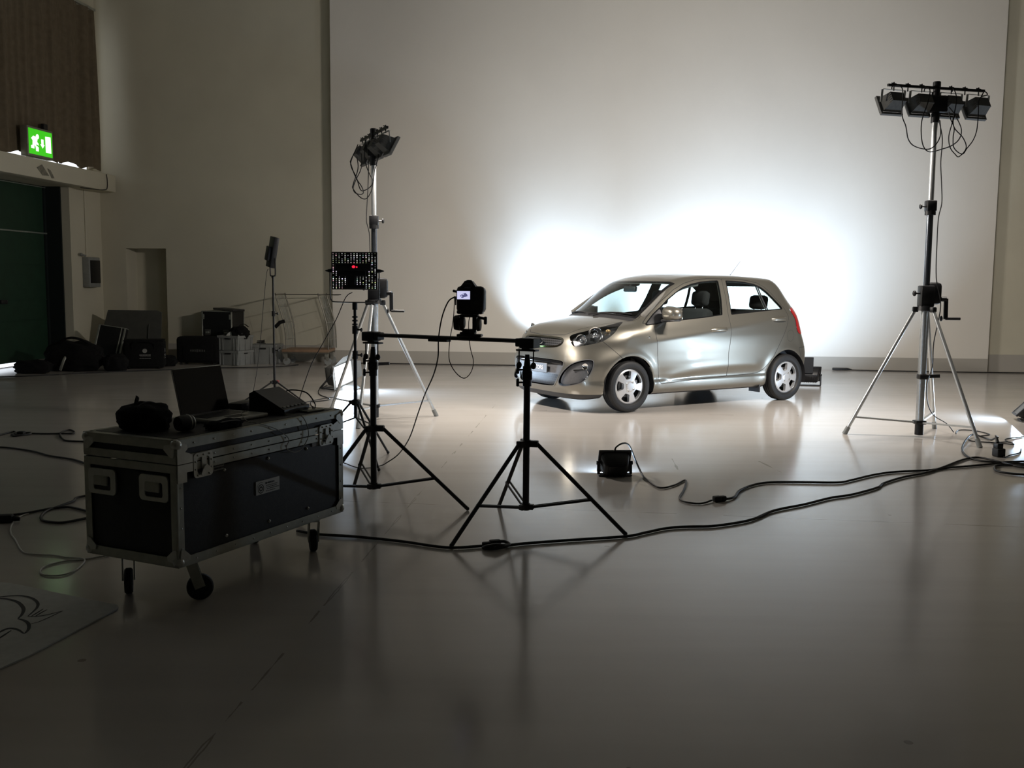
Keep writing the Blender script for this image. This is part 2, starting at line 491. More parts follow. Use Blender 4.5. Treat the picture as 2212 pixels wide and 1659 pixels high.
# exit sign
M['sign_green'] = mat('sign_green_lit', (.02, .3, .01), .4, emit=(.045, .52, .012), estr=1.0)
M['sign_white'] = mat('sign_white_lit', (.8, .8, .75), .4, emit=(1., 1., .90), estr=1.25)
M['sign_frame'] = mat('sign_frame', (.30, .29, .24), .4, .5, noise=.1)
ex = thing('exit_sign', 'lit green exit sign with white running figure, arrow and door', 'sign', MLW @ Vector((.30, -2.0, 3.14)))
e = MB(); e.M = MLW
e.box((.28, -2.0, 3.365), (.11, .66, .43), .006)
fr = to_local(e.build('housing', M['sign_frame'], ex), ex)
e = MB(); e.M = MLW; e.box((.25, -1.75, 3.62), (.05, .10, .12)); to_local(e.build('mount_bracket', M['black_metal'], ex), ex)
F0 = Vector((.337, -2.30, 3.185)); FW, FH = .60, .365
e = MB(); e.M = MLW; e.box((.336, -2.0, 3.367), (.004, FW, FH))
to_local(e.build('sign_face', M['sign_green'], ex), ex)
e = MB(); e.M = MLW
def sg(poly):
    e.prism([(a * FW, b * FH) for a, b in poly], .003, F0, (0, 1, 0), (0, 0, 1))
sg([(.365 + .062 * math.cos(t * PI / 8), .72 + .10 * math.sin(t * PI / 8)) for t in range(16)])
sg([(.10, .61), (.19, .72), (.32, .70), (.36, .60), (.34, .50), (.39, .46), (.41, .38), (.30, .41), (.30, .36), (.40, .30), (.40, .14), (.29, .14), (.28, .30), (.22, .38), (.22, .22), (.09, .22), (.09, .33), (.15, .35), (.16, .54)])
sg([(.52, .65), (.62, .66), (.62, .45), (.66, .45), (.575, .30), (.48, .45), (.53, .45)])
sg([(.70, .80), (.93, .82), (.94, .16), (.71, .17)])
to_local(e.build('pictogram', M['sign_white'], ex), ex)

# control box and pipe on the column
cb = thing('control_box', 'grey wall control box with dark lid beside the green door', 'control box', MLW @ Vector((.06, -.20, 1.24)))
e = MB(); e.M = MLW; e.box((.06, -.20, 1.49), (.12, .36, .50), .01); to_local(e.build('housing', M['grey_plastic'], cb), cb)
e = MB(); e.M = MLW; e.box((.125, -.19, 1.50), (.02, .30, .38), .005); to_local(e.build('lid', M['black_plastic'], cb), cb)
e = MB(); e.M = MLW; e.cyl((.06, -.38, 1.76), (.06, -.50, 1.78), .018); e.ball((.06, -.5, 1.78), .026); to_local(e.build('lever', M['grey_plastic'], cb), cb)
e = MB(); e.M = MLW; e.cyl((.012, -.25, 1.76), (.012, -.25, 2.85), .012); tag(e.build('conduit_pipe', M['plaster']), 'thin painted pipe running up the wall from the control box', 'pipe')
e = MB(); e.M = MLW; e.tube(smooth_path([(.338, -.12, 3.12), (.34, -.10, 3.02), (.34, -.11, 2.90), (.338, -.18, 2.86), (.30, -.40, 2.845), (.2, -.7, 2.843)]), .007); tag(e.build('beam_cable', M['cable']), 'black cable looping over the end of the pale beam', 'cable')
# ---------- hatchback body as one smooth implicit surface (car frame: x rearwards from front axle, y to driver side, z up)
def pchip(xs, ys):
    xs = np.array(xs, float); ys = np.array(ys, float)
    h = np.diff(xs); dl = np.diff(ys) / h
    m = np.zeros_like(xs); m[0] = dl[0]; m[-1] = dl[-1]
    for i in range(1, len(xs) - 1):
        if dl[i - 1] * dl[i] > 0:
            w1 = 2 * h[i] + h[i - 1]; w2 = h[i] + 2 * h[i - 1]
            m[i] = (w1 + w2) / (w1 / dl[i - 1] + w2 / dl[i])
    def f(q):
        q = np.clip(q, xs[0], xs[-1])
        i = np.clip(np.searchsorted(xs, q) - 1, 0, len(xs) - 2)
        t = (q - xs[i]) / h[i]
        t2 = t * t; t3 = t2 * t
        return (2*t3 - 3*t2 + 1) * ys[i] + (t3 - 2*t2 + t) * h[i] * m[i] + (3*t2 - 2*t3) * ys[i+1] + (t3 - t2) * h[i] * m[i+1]
    return f
def smax(a, b, k):
    h = np.maximum(k - np.abs(a - b), 0) / k
    return np.maximum(a, b) + h * h * k * .25
def softplus(t, s):
    return s * np.logaddexp(0, t / s)
def sstep(a, b, t):
    t = np.clip((t - a) / (b - a), 0, 1); return t * t * (3 - 2 * t)

TOP = pchip([-.80, -.66, -.58, -.50, -.40, -.28, -.15, -.06, .00, .115, .32, .46, .60, .74, .95, 1.25, 1.6, 2.0, 2.3, 2.5, 3.0],
            [.62, .79, .860, .900, .934, .966, .992, 1.008, 1.028, 1.100, 1.244, 1.340, 1.416, 1.460, 1.490, 1.504, 1.504, 1.492, 1.474, 1.462, 1.38])
NOSE = pchip([.10, .16, .21, .27, .33, .42, .52, .60, .68, .76, .82, .88, .95, 1.05],
             [-.52, -.605, -.645, -.675, -.688, -.692, -.685, -.670, -.648, -.622, -.590, -.548, -.47, -.30])
TAIL = pchip([.12, .20, .28, .40, .55, .66, .75, .82, .95, 1.07, 1.20, 1.32, 1.40, 1.46, 1.55],
             [2.80, 2.87, 2.91, 2.935, 2.930, 2.90, 2.860, 2.830, 2.785, 2.735, 2.665, 2.585, 2.525, 2.475, 2.40])
WZ = pchip([.08, .14, .19, .24, .30, .345, .40, .48, .58, .68, .78, .88, .96, 1.01, 1.06, 1.12, 1.20, 1.30, 1.40, 1.50],
           [.60, .690, .742, .764, .768, .760, .768, .782, .793, .797, .796, .789, .777, .764, .744, .717, .682, .636, .588, .54])
WX = pchip([-.75, -.55, -.35, -.15, .1, .6, 1.2, 1.8, 2.2, 2.5, 2.7, 2.95],
           [.93, .955, .976, .990, .997, 1., 1., .997, .985, .962, .935, .89])
WG = pchip([-.2, .4, .9, 1.4, 1.9, 2.3, 2.7], [1.03, 1.02, 1.0, .995, .975, .945, .90])
def crease_z(x):
    return .752 + .123 * (x - .35)
LOWC = pchip([.40, .47, .56, .70, 1.06, 1.40, 1.75, 2.05], [.30, .322, .352, .378, .415, .432, .438, .43])
def halfwidth(x, z):
    w = WZ(z) * WX(x)
    g = sstep(1.0, 1.25, z)
    w = w * (1 - g + g * WG(x))
    win = sstep(-.15, .45, x) * (1 - sstep(2.3, 2.55, x))
    zc = crease_z(x)
    w = w - .15 * win * (softplus(z - zc, .005) - softplus(z - np.maximum(zc + .03, 1.01), .012)) + .012 * win * sstep(.55, .80, z) + .003 * win * np.exp(-((z - zc) / .05) ** 2)
    dw = sstep(.42, .60, x) * (1 - sstep(1.85, 2.02, x))
    zl = LOWC(x)
    w = w + .006 * dw * np.exp(-((z - zl - .02) / .05) ** 2) - .16 * dw * (softplus(zl - z, .006) - softplus(zl - z - .05, .01))
    for ax in (0., 2.385):
        r = np.hypot(x - ax, z - .275)
        w = w + .013 * np.exp(-((r - .345) / .055) ** 2) * sstep(.15, .3, z)
    return w
def toph(x, y):
    yy = np.abs(y)
    xs = x - .42 * yy ** 2 * sstep(-.55, .05, x) * (1 - .75 * sstep(.9, 1.6, x)) - .10 * yy**2 * (1 - sstep(-.55, .05, x))
    hood = 1 - sstep(-.1, .25, xs)
    return TOP(xs) - (.07 * hood + .11 * (1 - hood)) * yy ** 2 - .08 * hood * yy ** 4
def body(P):
    x, y, z = P[:, 0], P[:, 1], P[:, 2]
    yy = np.abs(y)
    side = yy - halfwidth(x, z)
    e = 1e-3
    T = toph(x, y); Tx = (toph(x + e, y) - T) / e
    top = (z - T) / np.sqrt(1 + Tx ** 2)
    u = yy / .79
    front = (NOSE(z) + (.03 * u ** 2 + .27 * np.abs(u) ** 5) * (1 + .55 * sstep(.5, .72, z) + .35 * sstep(.75, .95, z)) - x) * .96
    rear = (x - (TAIL(z) - .06 * u ** 2 - .10 * u ** 4)) * .94
    zb = .165 - .030 * sstep(-.2, -.55, x) + .05 * sstep(2.5, 2.9, x)
    bot = (zb - z)
    ktop = .10 + .03 * sstep(.1, -.4, x) - .025 * sstep(.3, 1.0, x)
    f = smax(side, top, ktop)
    f = smax(f, front, .11)
    f = smax(f, rear, .14)
    f = smax(f, bot, .06)
    return f
def grad(fn, P, e=4e-4):
    g = np.empty_like(P)
    for k in range(3):
        d = np.zeros(3); d[k] = e
        g[:, k] = (fn(P + d) - fn(P - d)) / (2 * e)
    return g
def surface_net(fn, lo, hi, h):
    ax = [np.arange(lo[k], hi[k] + h, h) for k in range(3)]
    n = [len(a) for a in ax]
    X, Y, Z = np.meshgrid(*ax, indexing='ij')
    F = fn(np.stack([X.ravel(), Y.ravel(), Z.ravel()], 1)).reshape(n)
    S = F < 0
    idx = -np.ones([m - 1 for m in n], int)
    cor = [(i, j, k) for i in (0, 1) for j in (0, 1) for k in (0, 1)]
    sub = lambda A, c: A[c[0]:n[0]-1+c[0], c[1]:n[1]-1+c[1], c[2]:n[2]-1+c[2]]
    cnt = sum(sub(S, c).astype(int) for c in cor)
    act = (cnt > 0) & (cnt < 8)
    I = np.argwhere(act); idx[act] = np.arange(len(I))
    acc = np.zeros((len(I), 3)); num = np.zeros(len(I))
    for a in range(8):
        for b in range(a + 1, 8):
            ca, cb = np.array(cor[a]), np.array(cor[b])
            if abs(ca - cb).sum() != 1: continue
            fa = F[tuple((I + ca).T)]; fb = F[tuple((I + cb).T)]
            m = (fa < 0) != (fb < 0)
            t = fa[m] / (fa[m] - fb[m])
            acc[m] += (I[m] + ca) + (cb - ca) * t[:, None]; num[m] += 1
    V = np.array(lo) + h * acc / num[:, None]
    faces = []
    for k in range(3):
        o1, o2 = [(1, 2), (2, 0), (0, 1)][k]
        sl = [slice(1, None)] * 3; sl[k] = slice(0, None)
        d = [0, 0, 0]; d[k] = 1
        A = S[:-1 if k == 0 else None, :-1 if k == 1 else None, :-1 if k == 2 else None]
        B = S[1 if k == 0 else None:, 1 if k == 1 else None:, 1 if k == 2 else None:]
        E_ = np.argwhere(A != B)
        for e in E_:
            if e[o1] == 0 or e[o2] == 0 or e[o1] > n[o1]-2 or e[o2] > n[o2]-2: continue
            q = []
            for s1, s2 in ((-1, -1), (0, -1), (0, 0), (-1, 0)):
                c = e.copy(); c[o1] += s1; c[o2] += s2
                q.append(idx[tuple(c)])
            if not A[tuple(e)]: q = q[::-1]
            faces.append(tuple(q))
    for it in range(3):
        g = grad(fn, V); V = V - fn(V)[:, None] * g / np.maximum((g * g).sum(1), .05)[:, None]
    return V, faces
# ------------------------------------------------------------------ cutting a surface into panels
class Shell:
    def __init__(s, V, F, tag0):
        s.V = [tuple(v) for v in V]; s.F = list(F); s.T = [tag0] * len(F)
    def split(s, fn, new, tags=None, where=None):
        """faces (of the given tags, inside where) with fn<0 get the tag new; faces that cross are cut"""
        A = np.array(s.V); val = fn(A)
        val = np.where(np.abs(val) < 1e-6, 1e-6, val)
        ok = np.ones(len(A), bool) if where is None else where(A)
        cache = {}
        F2, T2 = [], []
        for f, t in zip(s.F, s.T):
            if (tags is not None and t not in tags) or not all(ok[i] for i in f):
                F2.append(f); T2.append(t); continue
            neg = [val[i] < 0 for i in f]
            if not any(neg): F2.append(f); T2.append(t); continue
            if all(neg): F2.append(f); T2.append(new); continue
            fa, fb = [], []
            n = len(f)
            for k in range(n):
                i, j = f[k], f[(k + 1) % n]
                (fa if neg[k] else fb).append(i)
                if neg[k] != neg[(k + 1) % n]:
                    key = (min(i, j), max(i, j))
                    if key not in cache:
                        q = val[i] / (val[i] - val[j])
                        cache[key] = len(s.V)
                        s.V.append(tuple(A[i] + (A[j] - A[i]) * q))
                    fa.append(cache[key]); fb.append(cache[key])
            if len(fa) > 2: F2.append(tuple(fa)); T2.append(new)
            if len(fb) > 2: F2.append(tuple(fb)); T2.append(t)
        s.F, s.T = F2, T2
    def band(s, fn, wd, new, tags):
        s.split(lambda P: fn(P) - wd, '_tmp', tags)
        # inside part: give back its tag except in the band
    def pick(s, tag, keep=None):
        A = np.array(s.V)
        out = []
        for f, t in zip(s.F, s.T):
            if t == tag and (keep is None or keep(A[list(f)].mean(0))): out.append(f)
        return out

def poly_sdf(poly, Q):
    """signed distance of 2D points to a polygon (negative inside)"""
    P = np.array(poly, float); n = len(P)
    d = np.full(len(Q), 1e9); inside = np.zeros(len(Q), bool)
    for i in range(n):
        a, b = P[i], P[(i + 1) % n]
        e = b - a; w_ = Q - a
        t = np.clip((w_ @ e) / (e @ e), 0, 1)
        d = np.minimum(d, np.hypot(*(w_ - t[:, None] * e).T))
        c = ((a[1] <= Q[:, 1]) & (b[1] > Q[:, 1])) | ((b[1] <= Q[:, 1]) & (a[1] > Q[:, 1]))
        with np.errstate(divide='ignore', invalid='ignore'):
            xi = a[0] + (Q[:, 1] - a[1]) / (b[1] - a[1]) * e[0]
        inside ^= c & (Q[:, 0] < xi)
    return np.where(inside, -d, d)
def rounded(poly, k=5, closed=True):
    """smooth closed outline through the points"""
    P = [Vector((*p, 0)) for p in poly]; n = len(P); out = []
    for i in range(n):
        a, b, c, d = P[i - 1], P[i], P[(i + 1) % n], P[(i + 2) % n]
        for j in range(k):
            t = j / k
            q = .5 * ((2 * b) + (c - a) * t + (2 * a - 5 * b + 4 * c - d) * t * t + (3 * b - a - 3 * c + d) * t ** 3)
            out.append((q.x, q.y))
    return out
def side2(P): return np.stack([P[:, 0], P[:, 2]], 1)
def frontside2(P): return np.stack([(P[:, 0] + np.abs(P[:, 1])) * .7071, P[:, 2]], 1)
def front2(P): return np.stack([np.abs(P[:, 1]), P[:, 2]], 1)
R2 = .7071

WIN_F = [(.475, .972), (.475, 1.112), (.60, 1.200), (.735, 1.272), (.865, 1.330), (1.0, 1.368), (1.15, 1.394), (1.30, 1.407), (1.420, 1.412), (1.405, 1.300), (1.385, 1.200), (1.362, 1.120), (1.335, 1.040), (1.05, 1.012), (.743, .990)]
MIRROR_TRI = [(.235, .938), (.30, .99), (.364, 1.040), (.463, 1.106), (.463, .970), (.36, .950)]
WIN_R = [(1.556, 1.412), (1.70, 1.408), (1.85, 1.397), (2.00, 1.374), (2.10, 1.338), (2.18, 1.285), (2.26, 1.215), (2.345, 1.118), (2.345, 1.098), (2.10, 1.085), (1.80, 1.064), (1.49, 1.043), (1.515, 1.160), (1.535, 1.268)]
DOOR_F = [(.322, .945), (.335, .794), (.356, .635), (.383, .474), (.415, .330), (.425, .302), (.455, .288), (.875, .310), (1.200, .322), (1.435, .330), (1.412, .604), (1.434, .838), (1.430, .904), (1.433, 1.036), (1.471, 1.218), (1.492, 1.440), (1.28, 1.442), (1.08, 1.425), (.90, 1.384), (.72, 1.312), (.50, 1.180), (.36, 1.080), (.20, .950)]
DOOR_R = [(1.435, .330), (1.412, .604), (1.434, .838), (1.430, .904), (1.433, 1.036), (1.471, 1.218), (1.492, 1.440), (1.70, 1.440), (1.88, 1.428), (2.05, 1.400), (2.16, 1.350), (2.26, 1.270), (2.36, 1.160), (2.40, 1.080), (2.412, .992), (2.36, .880), (2.22, .649), (2.14, .530), (2.066, .445), (2.00, .385), (1.93, .352), (1.80, .340)]
HEADL = [(a * R2, b) for a, b in rounded([(-.117, .815), (-.033, .842), (.099, .866), (.307, .907), (.501, .944), (.622, .966), (.590, .915), (.545, .855), (.435, .787), (.323, .753), (.123, .722), (-.02, .708), (-.075, .735), (-.112, .78)])]
FOG = [(a * R2, b) for a, b in rounded([(-.262, .330), (-.195, .432), (-.056, .523), (.119, .567), (.245, .570), (.272, .537), (.235, .445), (.149, .368), (.04, .325), (-.195, .293)])]
UPPER = rounded([(-.20, .797), (.0, .799), (.20, .797), (.325, .790), (.370, .770), (.376, .735), (.345, .708), (.27, .689), (.12, .678), (.0, .676), (-.12, .678)], 4)
LOWER = rounded([(-.25, .560), (0, .561), (.25, .560), (.40, .556), (.462, .540), (.470, .500), (.41, .40), (.345, .310), (.30, .282), (.15, .274), (0, .273), (-.15, .274)], 4)
TAILL = rounded([(2.50, 1.092), (2.545, .955), (2.556, .86), (2.60, .80), (2.70, .80), (2.80, .95), (2.76, 1.09)], 4)
HOODP = [(-.582, -.1), (-.578, .10), (-.568, .22), (-.552, .338), (-.515, .392), (-.44, .452), (-.369, .500), (-.25, .525), (-.15, .541), (.024, .592), (.12, .622), (.20, .645), (.30, .65), (.30, -.1)]

def windshield_x(P):
    return P[:, 0] - .42 * P[:, 1] ** 2
def build_car():
    V, F = surface_net(body, (-.80, -.87, .08), (3.06, .87, 1.56), .0165)
    S = Shell(V, F, 'painted')
    near = lambda P: np.abs(P[:, 1]) > .38
    front = lambda P: P[:, 0] < .1
    # underside and wheel openings
    S.split(lambda P: P[:, 2] - .185 - .02 * (P[:, 0] < -.1), 'under', ['painted'], lambda P: grad_z(P))
    for ax in (0., 2.385):
        S.split(lambda P: np.hypot(P[:, 0] - ax, (P[:, 2] - .275)) - .334, 'gone', None, lambda P: (np.abs(P[:, 1]) > .50) & (P[:, 2] < .70))
        S.split(lambda P: np.maximum(np.abs(P[:, 0] - ax) - .334, P[:, 2] - .275), 'gone', None, lambda P: (np.abs(P[:, 1]) > .50) & (P[:, 2] < .30))
    # side glass
    up = lambda P: (np.abs(P[:, 1]) > .45) & (P[:, 2] > .85)
    S.split(lambda P: poly_sdf(WIN_F, side2(P)), 'glass_front', ['painted'], up)
    S.split(lambda P: poly_sdf(WIN_R, side2(P)), 'glass_rear', ['painted'], up)
    S.split(lambda P: poly_sdf(MIRROR_TRI, side2(P)), 'mirror_base', ['painted'], up)
    S.split(lambda P: np.minimum(np.minimum(poly_sdf(WIN_F, side2(P)), poly_sdf(WIN_R, side2(P))), poly_sdf(MIRROR_TRI, side2(P))) - .011, 'window_seal', ['painted'], up)
    S.split(lambda P: np.abs(P[:, 0] - 2.055 - (1.29 - P[:, 2]) * .16) - .012, 'quarter_bar', ['glass_rear'], up)
    # windshield, cowl and rear window
    top = lambda P: (P[:, 0] < 1.2) & (P[:, 2] > .93)
    def ws(P):
        xs = windshield_x(P); yl = .635 - .105 * np.clip(P[:, 0] - .1, -.3, .9)
        return np.maximum(np.maximum(.020 - xs, xs - .585 - .22 * P[:, 1] ** 2), (np.abs(P[:, 1]) - yl) * 1.0)
    S.split(lambda P: ws(P) + .028, 'windshield', ['painted'], top)
    S.split(ws, 'windshield_edge', ['painted'], top)
    S.split(lambda P: np.maximum(np.maximum(-.055 - windshield_x(P), windshield_x(P) - .022), np.abs(P[:, 1]) - .625), 'cowl', ['painted', 'windshield_edge'], top)
    rearz = lambda P: (P[:, 0] > 2.3)
    S.split(lambda P: np.maximum(np.abs(P[:, 2] - 1.215) - .155, np.abs(P[:, 1]) - .53 + .25 * (P[:, 2] - 1.1)), 'glass_back', ['painted'], lambda P: (P[:, 0] > 2.45) & (np.abs(P[:, 1]) < .60))
    # lamps and grilles
    S.split(lambda P: poly_sdf(HEADL, frontside2(P)), 'headlamp', ['painted'], lambda P: (P[:, 0] < .14) & (np.abs(P[:, 1]) > .25))
    S.split(lambda P: poly_sdf(FOG, frontside2(P)), 'fog', ['painted'], lambda P: (P[:, 0] < -.30) & (np.abs(P[:, 1]) > .30))
    S.split(lambda P: poly_sdf(FOG, frontside2(P)) - .008, 'fog_rim', ['painted'], lambda P: (P[:, 0] < -.30) & (np.abs(P[:, 1]) > .30))
    S.split(lambda P: poly_sdf(UPPER, front2(P)) + .016, 'grille', ['painted'], lambda P: P[:, 0] < -.45)
    S.split(lambda P: poly_sdf(UPPER, front2(P)), 'grille_frame', ['painted'], lambda P: P[:, 0] < -.45)
    S.split(lambda P: poly_sdf(LOWER, front2(P)), 'intake', ['painted'], lambda P: P[:, 0] < -.55)
    S.split(lambda P: poly_sdf(LOWER, front2(P)) - .010, 'intake_rim', ['painted'], lambda P: P[:, 0] < -.55)
    S.split(lambda P: P[:, 2] - .402, 'intake_mesh', ['intake'])
    S.split(lambda P: P[:, 2] - .196, 'lip', ['painted'], lambda P: (P[:, 0] < -.30))
    S.split(lambda P: poly_sdf(TAILL, side2(P)), 'taillamp', ['painted'], lambda P: (P[:, 0] > 2.45) & (np.abs(P[:, 1]) > .42))
    # doors with their shut lines
    g = .0032
    sidew = lambda P: np.abs(P[:, 1]) > .45
    for nm, poly, w_ in (('door_front', DOOR_F, sidew), ('door_rear', DOOR_R, sidew)):
        S.split(lambda P: poly_sdf(poly, side2(P)) - g, '_in', ['painted'], w_)
        S.split(lambda P: -(poly_sdf(poly, side2(P)) + g), 'seam', ['_in'])
        S.T = [nm if t == '_in' else t for t in S.T]
    hood = lambda P: np.maximum(poly_sdf(HOODP, np.stack([P[:, 0], np.abs(P[:, 1])], 1)), -.050 - 0 * P[:, 0] + (windshield_x(P) + 0.0))
    hw = lambda P: (P[:, 2] > .78) & (P[:, 0] < .35)
    S.split(lambda P: hood(P) - g, '_in', ['painted'], hw)
    S.split(lambda P: -(hood(P) + g), 'seam', ['_in']); S.T = ['bonnet' if t == '_in' else t for t in S.T]
    # bumpers
    def fb(P):   # front bumper: ahead of the line from lamp to arch
        ln = (P[:, 0] + .293) * .67 + (P[:, 2] - .739) * .74
        return ln
    fw_ = lambda P: (P[:, 0] < -.10) & (P[:, 2] < .90)
    S.split(lambda P: fb(P) - g, '_in', ['painted'], fw_)
    S.split(lambda P: -(fb(P) + g), 'seam', ['_in'], lambda P: np.abs(P[:, 1]) > .60); S.T = ['bumper_front' if t == '_in' else t for t in S.T]
    rb = lambda P: np.maximum(P[:, 2] - .63 + .0 * P[:, 0], 2.62 - P[:, 0] - .25 * (P[:, 2] - .6))
    S.split(lambda P: rb(P) - g, '_in', ['painted'], lambda P: P[:, 0] > 2.3)
    S.split(lambda P: -(rb(P) + g), 'seam', ['_in']); S.T = ['bumper_rear' if t == '_in' else t for t in S.T]
    # fuel flap
    ff = lambda P: np.hypot(P[:, 0] - 2.435, (P[:, 2] - .775)) - .068
    S.split(lambda P: ff(P) - .0016, '_in', ['painted'], lambda P: (P[:, 1] > .5) & (P[:, 0] > 2.2))
    S.split(lambda P: -(ff(P) + .0016), 'seam', ['_in']); S.T = ['fuel_flap' if t == '_in' else t for t in S.T]
    # fenders: what is left ahead of the front door
    S.split(lambda P: P[:, 0] - .45 + .0 * P[:, 2], 'fender', ['painted'], lambda P: (np.abs(P[:, 1]) > .40) & (P[:, 2] < .93) & (P[:, 0] < .44) & (P[:, 2] > .30))
    return S
def grad_z(P):
    g_ = grad(body, P); return (g_[:, 2] < -.25) & (P[:, 2] < .30)

# paint and trim of the car
M['paint'] = mat('metallic_titanium_paint', (.245, .231, .195), .34, .78, .5, coat=1.0)
def flake(m):
    nt = m.node_tree; b = nt.nodes['Principled BSDF']
    tc = nt.nodes.new('ShaderNodeTexCoord'); n = nt.nodes.new('ShaderNodeTexNoise'); n.inputs['Scale'].default_value = 400
    nt.links.new(tc.outputs['Object'], n.inputs['Vector'])
    mr = nt.nodes.new('ShaderNodeMapRange'); mr.inputs['To Min'].default_value = .31; mr.inputs['To Max'].default_value = .39
    nt.links.new(n.outputs['Fac'], mr.inputs['Value']); nt.links.new(mr.outputs[0], b.inputs['Roughness'])
flake(M['paint'])
M['seam'] = mat('shut_line_dark', (.018, .017, .015), .7, noise=.1)
M['car_plastic'] = mat('car_black_plastic', (.028, .028, .030), .5, noise=.15, scale=60)
M['car_grey_plastic'] = mat('car_grey_plastic', (.10, .10, .105), .48, noise=.1, scale=60)
M['gloss_black'] = mat('gloss_black', (.008, .008, .009), .12, noise=.05)
M['chrome'] = mat('chrome', (.85, .86, .87), .07, 1., noise=.02)
M['tyre'] = mat('tyre_rubber', (.014, .014, .014), .58, noise=.2, scale=60, bump=.15, bscale=120)
M['rim'] = mat('rim_silver', (.66, .67, .68), .30, .55, noise=.03)
M['car_glass'] = glass('car_glass', (.86, .93, .92))
M['car_glass_screen'] = glass('windscreen_glass', (.74, .86, .87))
M['lens'] = glass('lamp_lens', (.95, .97, .98), rough=.0)
M['red_lens'] = mat('red_lamp_lens', (.33, .008, .012), .12, coat=1., noise=.05)
M['amber'] = mat('amber_bulb', (.52, .36, .18), .25, .6, noise=.05)
M['seat'] = mat('seat_cloth', (.016, .016, .017), .9, noise=.2, scale=80, bump=.2, bscale=300)
M['trim_dark'] = mat('cabin_plastic', (.018, .018, .019), .65, noise=.15, scale=60)
M['headliner'] = mat('headliner', (.16, .155, .14), .9, noise=.06, scale=60)
M['headlamp_bezel'] = mat('headlamp_bezel', (.36, .36, .37), .20, .95, noise=.25, scale=25)
M['recess'] = mat('handle_recess_shade', (.09, .082, .066), .35, .6, noise=.05)  # car paint darkened to stand for the shade inside the handle recess
M['disc'] = mat('brake_steel', (.22, .21, .20), .4, .8, noise=.1)
def mesh_pattern(name, c0, c1, sx, sz):
    m = bpy.data.materials.new(name); m.use_nodes = True
    nt = m.node_tree; b = nt.nodes['Principled BSDF']; b.inputs['Roughness'].default_value = .4
    tc = nt.nodes.new('ShaderNodeTexCoord'); mp = nt.nodes.new('ShaderNodeMapping')
    mp.inputs['Scale'].default_value = (0, sx, sz)
    nt.links.new(tc.outputs['Object'], mp.inputs[0])
    v = nt.nodes.new('ShaderNodeTexBrick'); v.offset = .5; v.inputs['Scale'].default_value = 1.
    v.inputs['Mortar Size'].default_value = .09; v.inputs['Brick Width'].default_value = .9; v.inputs['Row Height'].default_value = .62
    sw = nt.nodes.new('ShaderNodeSeparateXYZ'); cb_ = nt.nodes.new('ShaderNodeCombineXYZ')
    nt.links.new(mp.outputs[0], sw.inputs[0]); nt.links.new(sw.outputs[1], cb_.inputs[0]); nt.links.new(sw.outputs[2], cb_.inputs[1])
    nt.links.new(cb_.outputs[0], v.inputs['Vector'])
    v.inputs['Color1'].default_value = (*c0, 1); v.inputs['Color2'].default_value = (*c0, 1); v.inputs['Mortar'].default_value = (*c1, 1)
    nt.links.new(v.outputs['Color'], b.inputs['Base Color'])
    return m
M['grille_mesh'] = mesh_pattern('grille_mesh', (.004, .004, .004), (.045, .045, .047), 26, 26)

CAR_YAW = .557
car = thing('hatchback_car', 'metallic grey-bronze five-door hatchback parked in front of the white studio wall', 'car',
            (.851, 11.07, 0), 0)
# car axes: x rearwards, y towards the camera side, z up (x,y,z is left-handed when y faces the camera, so mirror y on build)
car.rotation_euler = (0, 0, CAR_YAW)
def cy(V):  # car frame -> empty local frame
    return [(x, -y, z) for x, y, z in V]

def skin(name, S, faces, material, parent, off=0., label=None):
    if not faces: return None
    used = sorted({i for f in faces for i in f}); mp = {i: k for k, i in enumerate(used)}
    A = np.array([S.V[i] for i in used]); G_ = grad(body, A); G_ /= np.linalg.norm(G_, axis=1)[:, None]
    B = A + G_ * off
    me = bpy.data.meshes.new(name)
    me.from_pydata([(x, -y, z) for x, y, z in B], [], [tuple(mp[i] for i in f)[::-1] for f in faces])
    me.polygons.foreach_set('use_smooth', [True] * len(me.polygons))
    me.update()
    if len(me.vertices) == len(B):
        me.normals_split_custom_set_from_vertices([(g_[0], -g_[1], g_[2]) for g_ in G_])
    me.materials.append(material)
    o = bpy.data.objects.new(name, me); COL.objects.link(o); o.parent = parent
    if label: o['label'] = label
    return o
S = build_car()
L_ = lambda c: c[1] < 0
R_ = lambda c: c[1] >= 0
body_o = skin('body_shell', S, S.pick('painted'), M['paint'], car)
skin('underbody', S, S.pick('under') + S.pick('gone', lambda c: False), M['car_plastic'], car, 0, 'black underside')
skin('shut_line', S, S.pick('seam'), M['seam'], car, 0, 'dark gaps between panels')
skin('bonnet', S, S.pick('bonnet'), M['paint'], car)
bump_f = skin('bumper', S, S.pick('bumper_front'), M['paint'], car)
skin('bumper', S, S.pick('bumper_rear'), M['paint'], car)
skin('fuel_flap', S, S.pick('fuel_flap'), M['paint'], car)
doors = {}
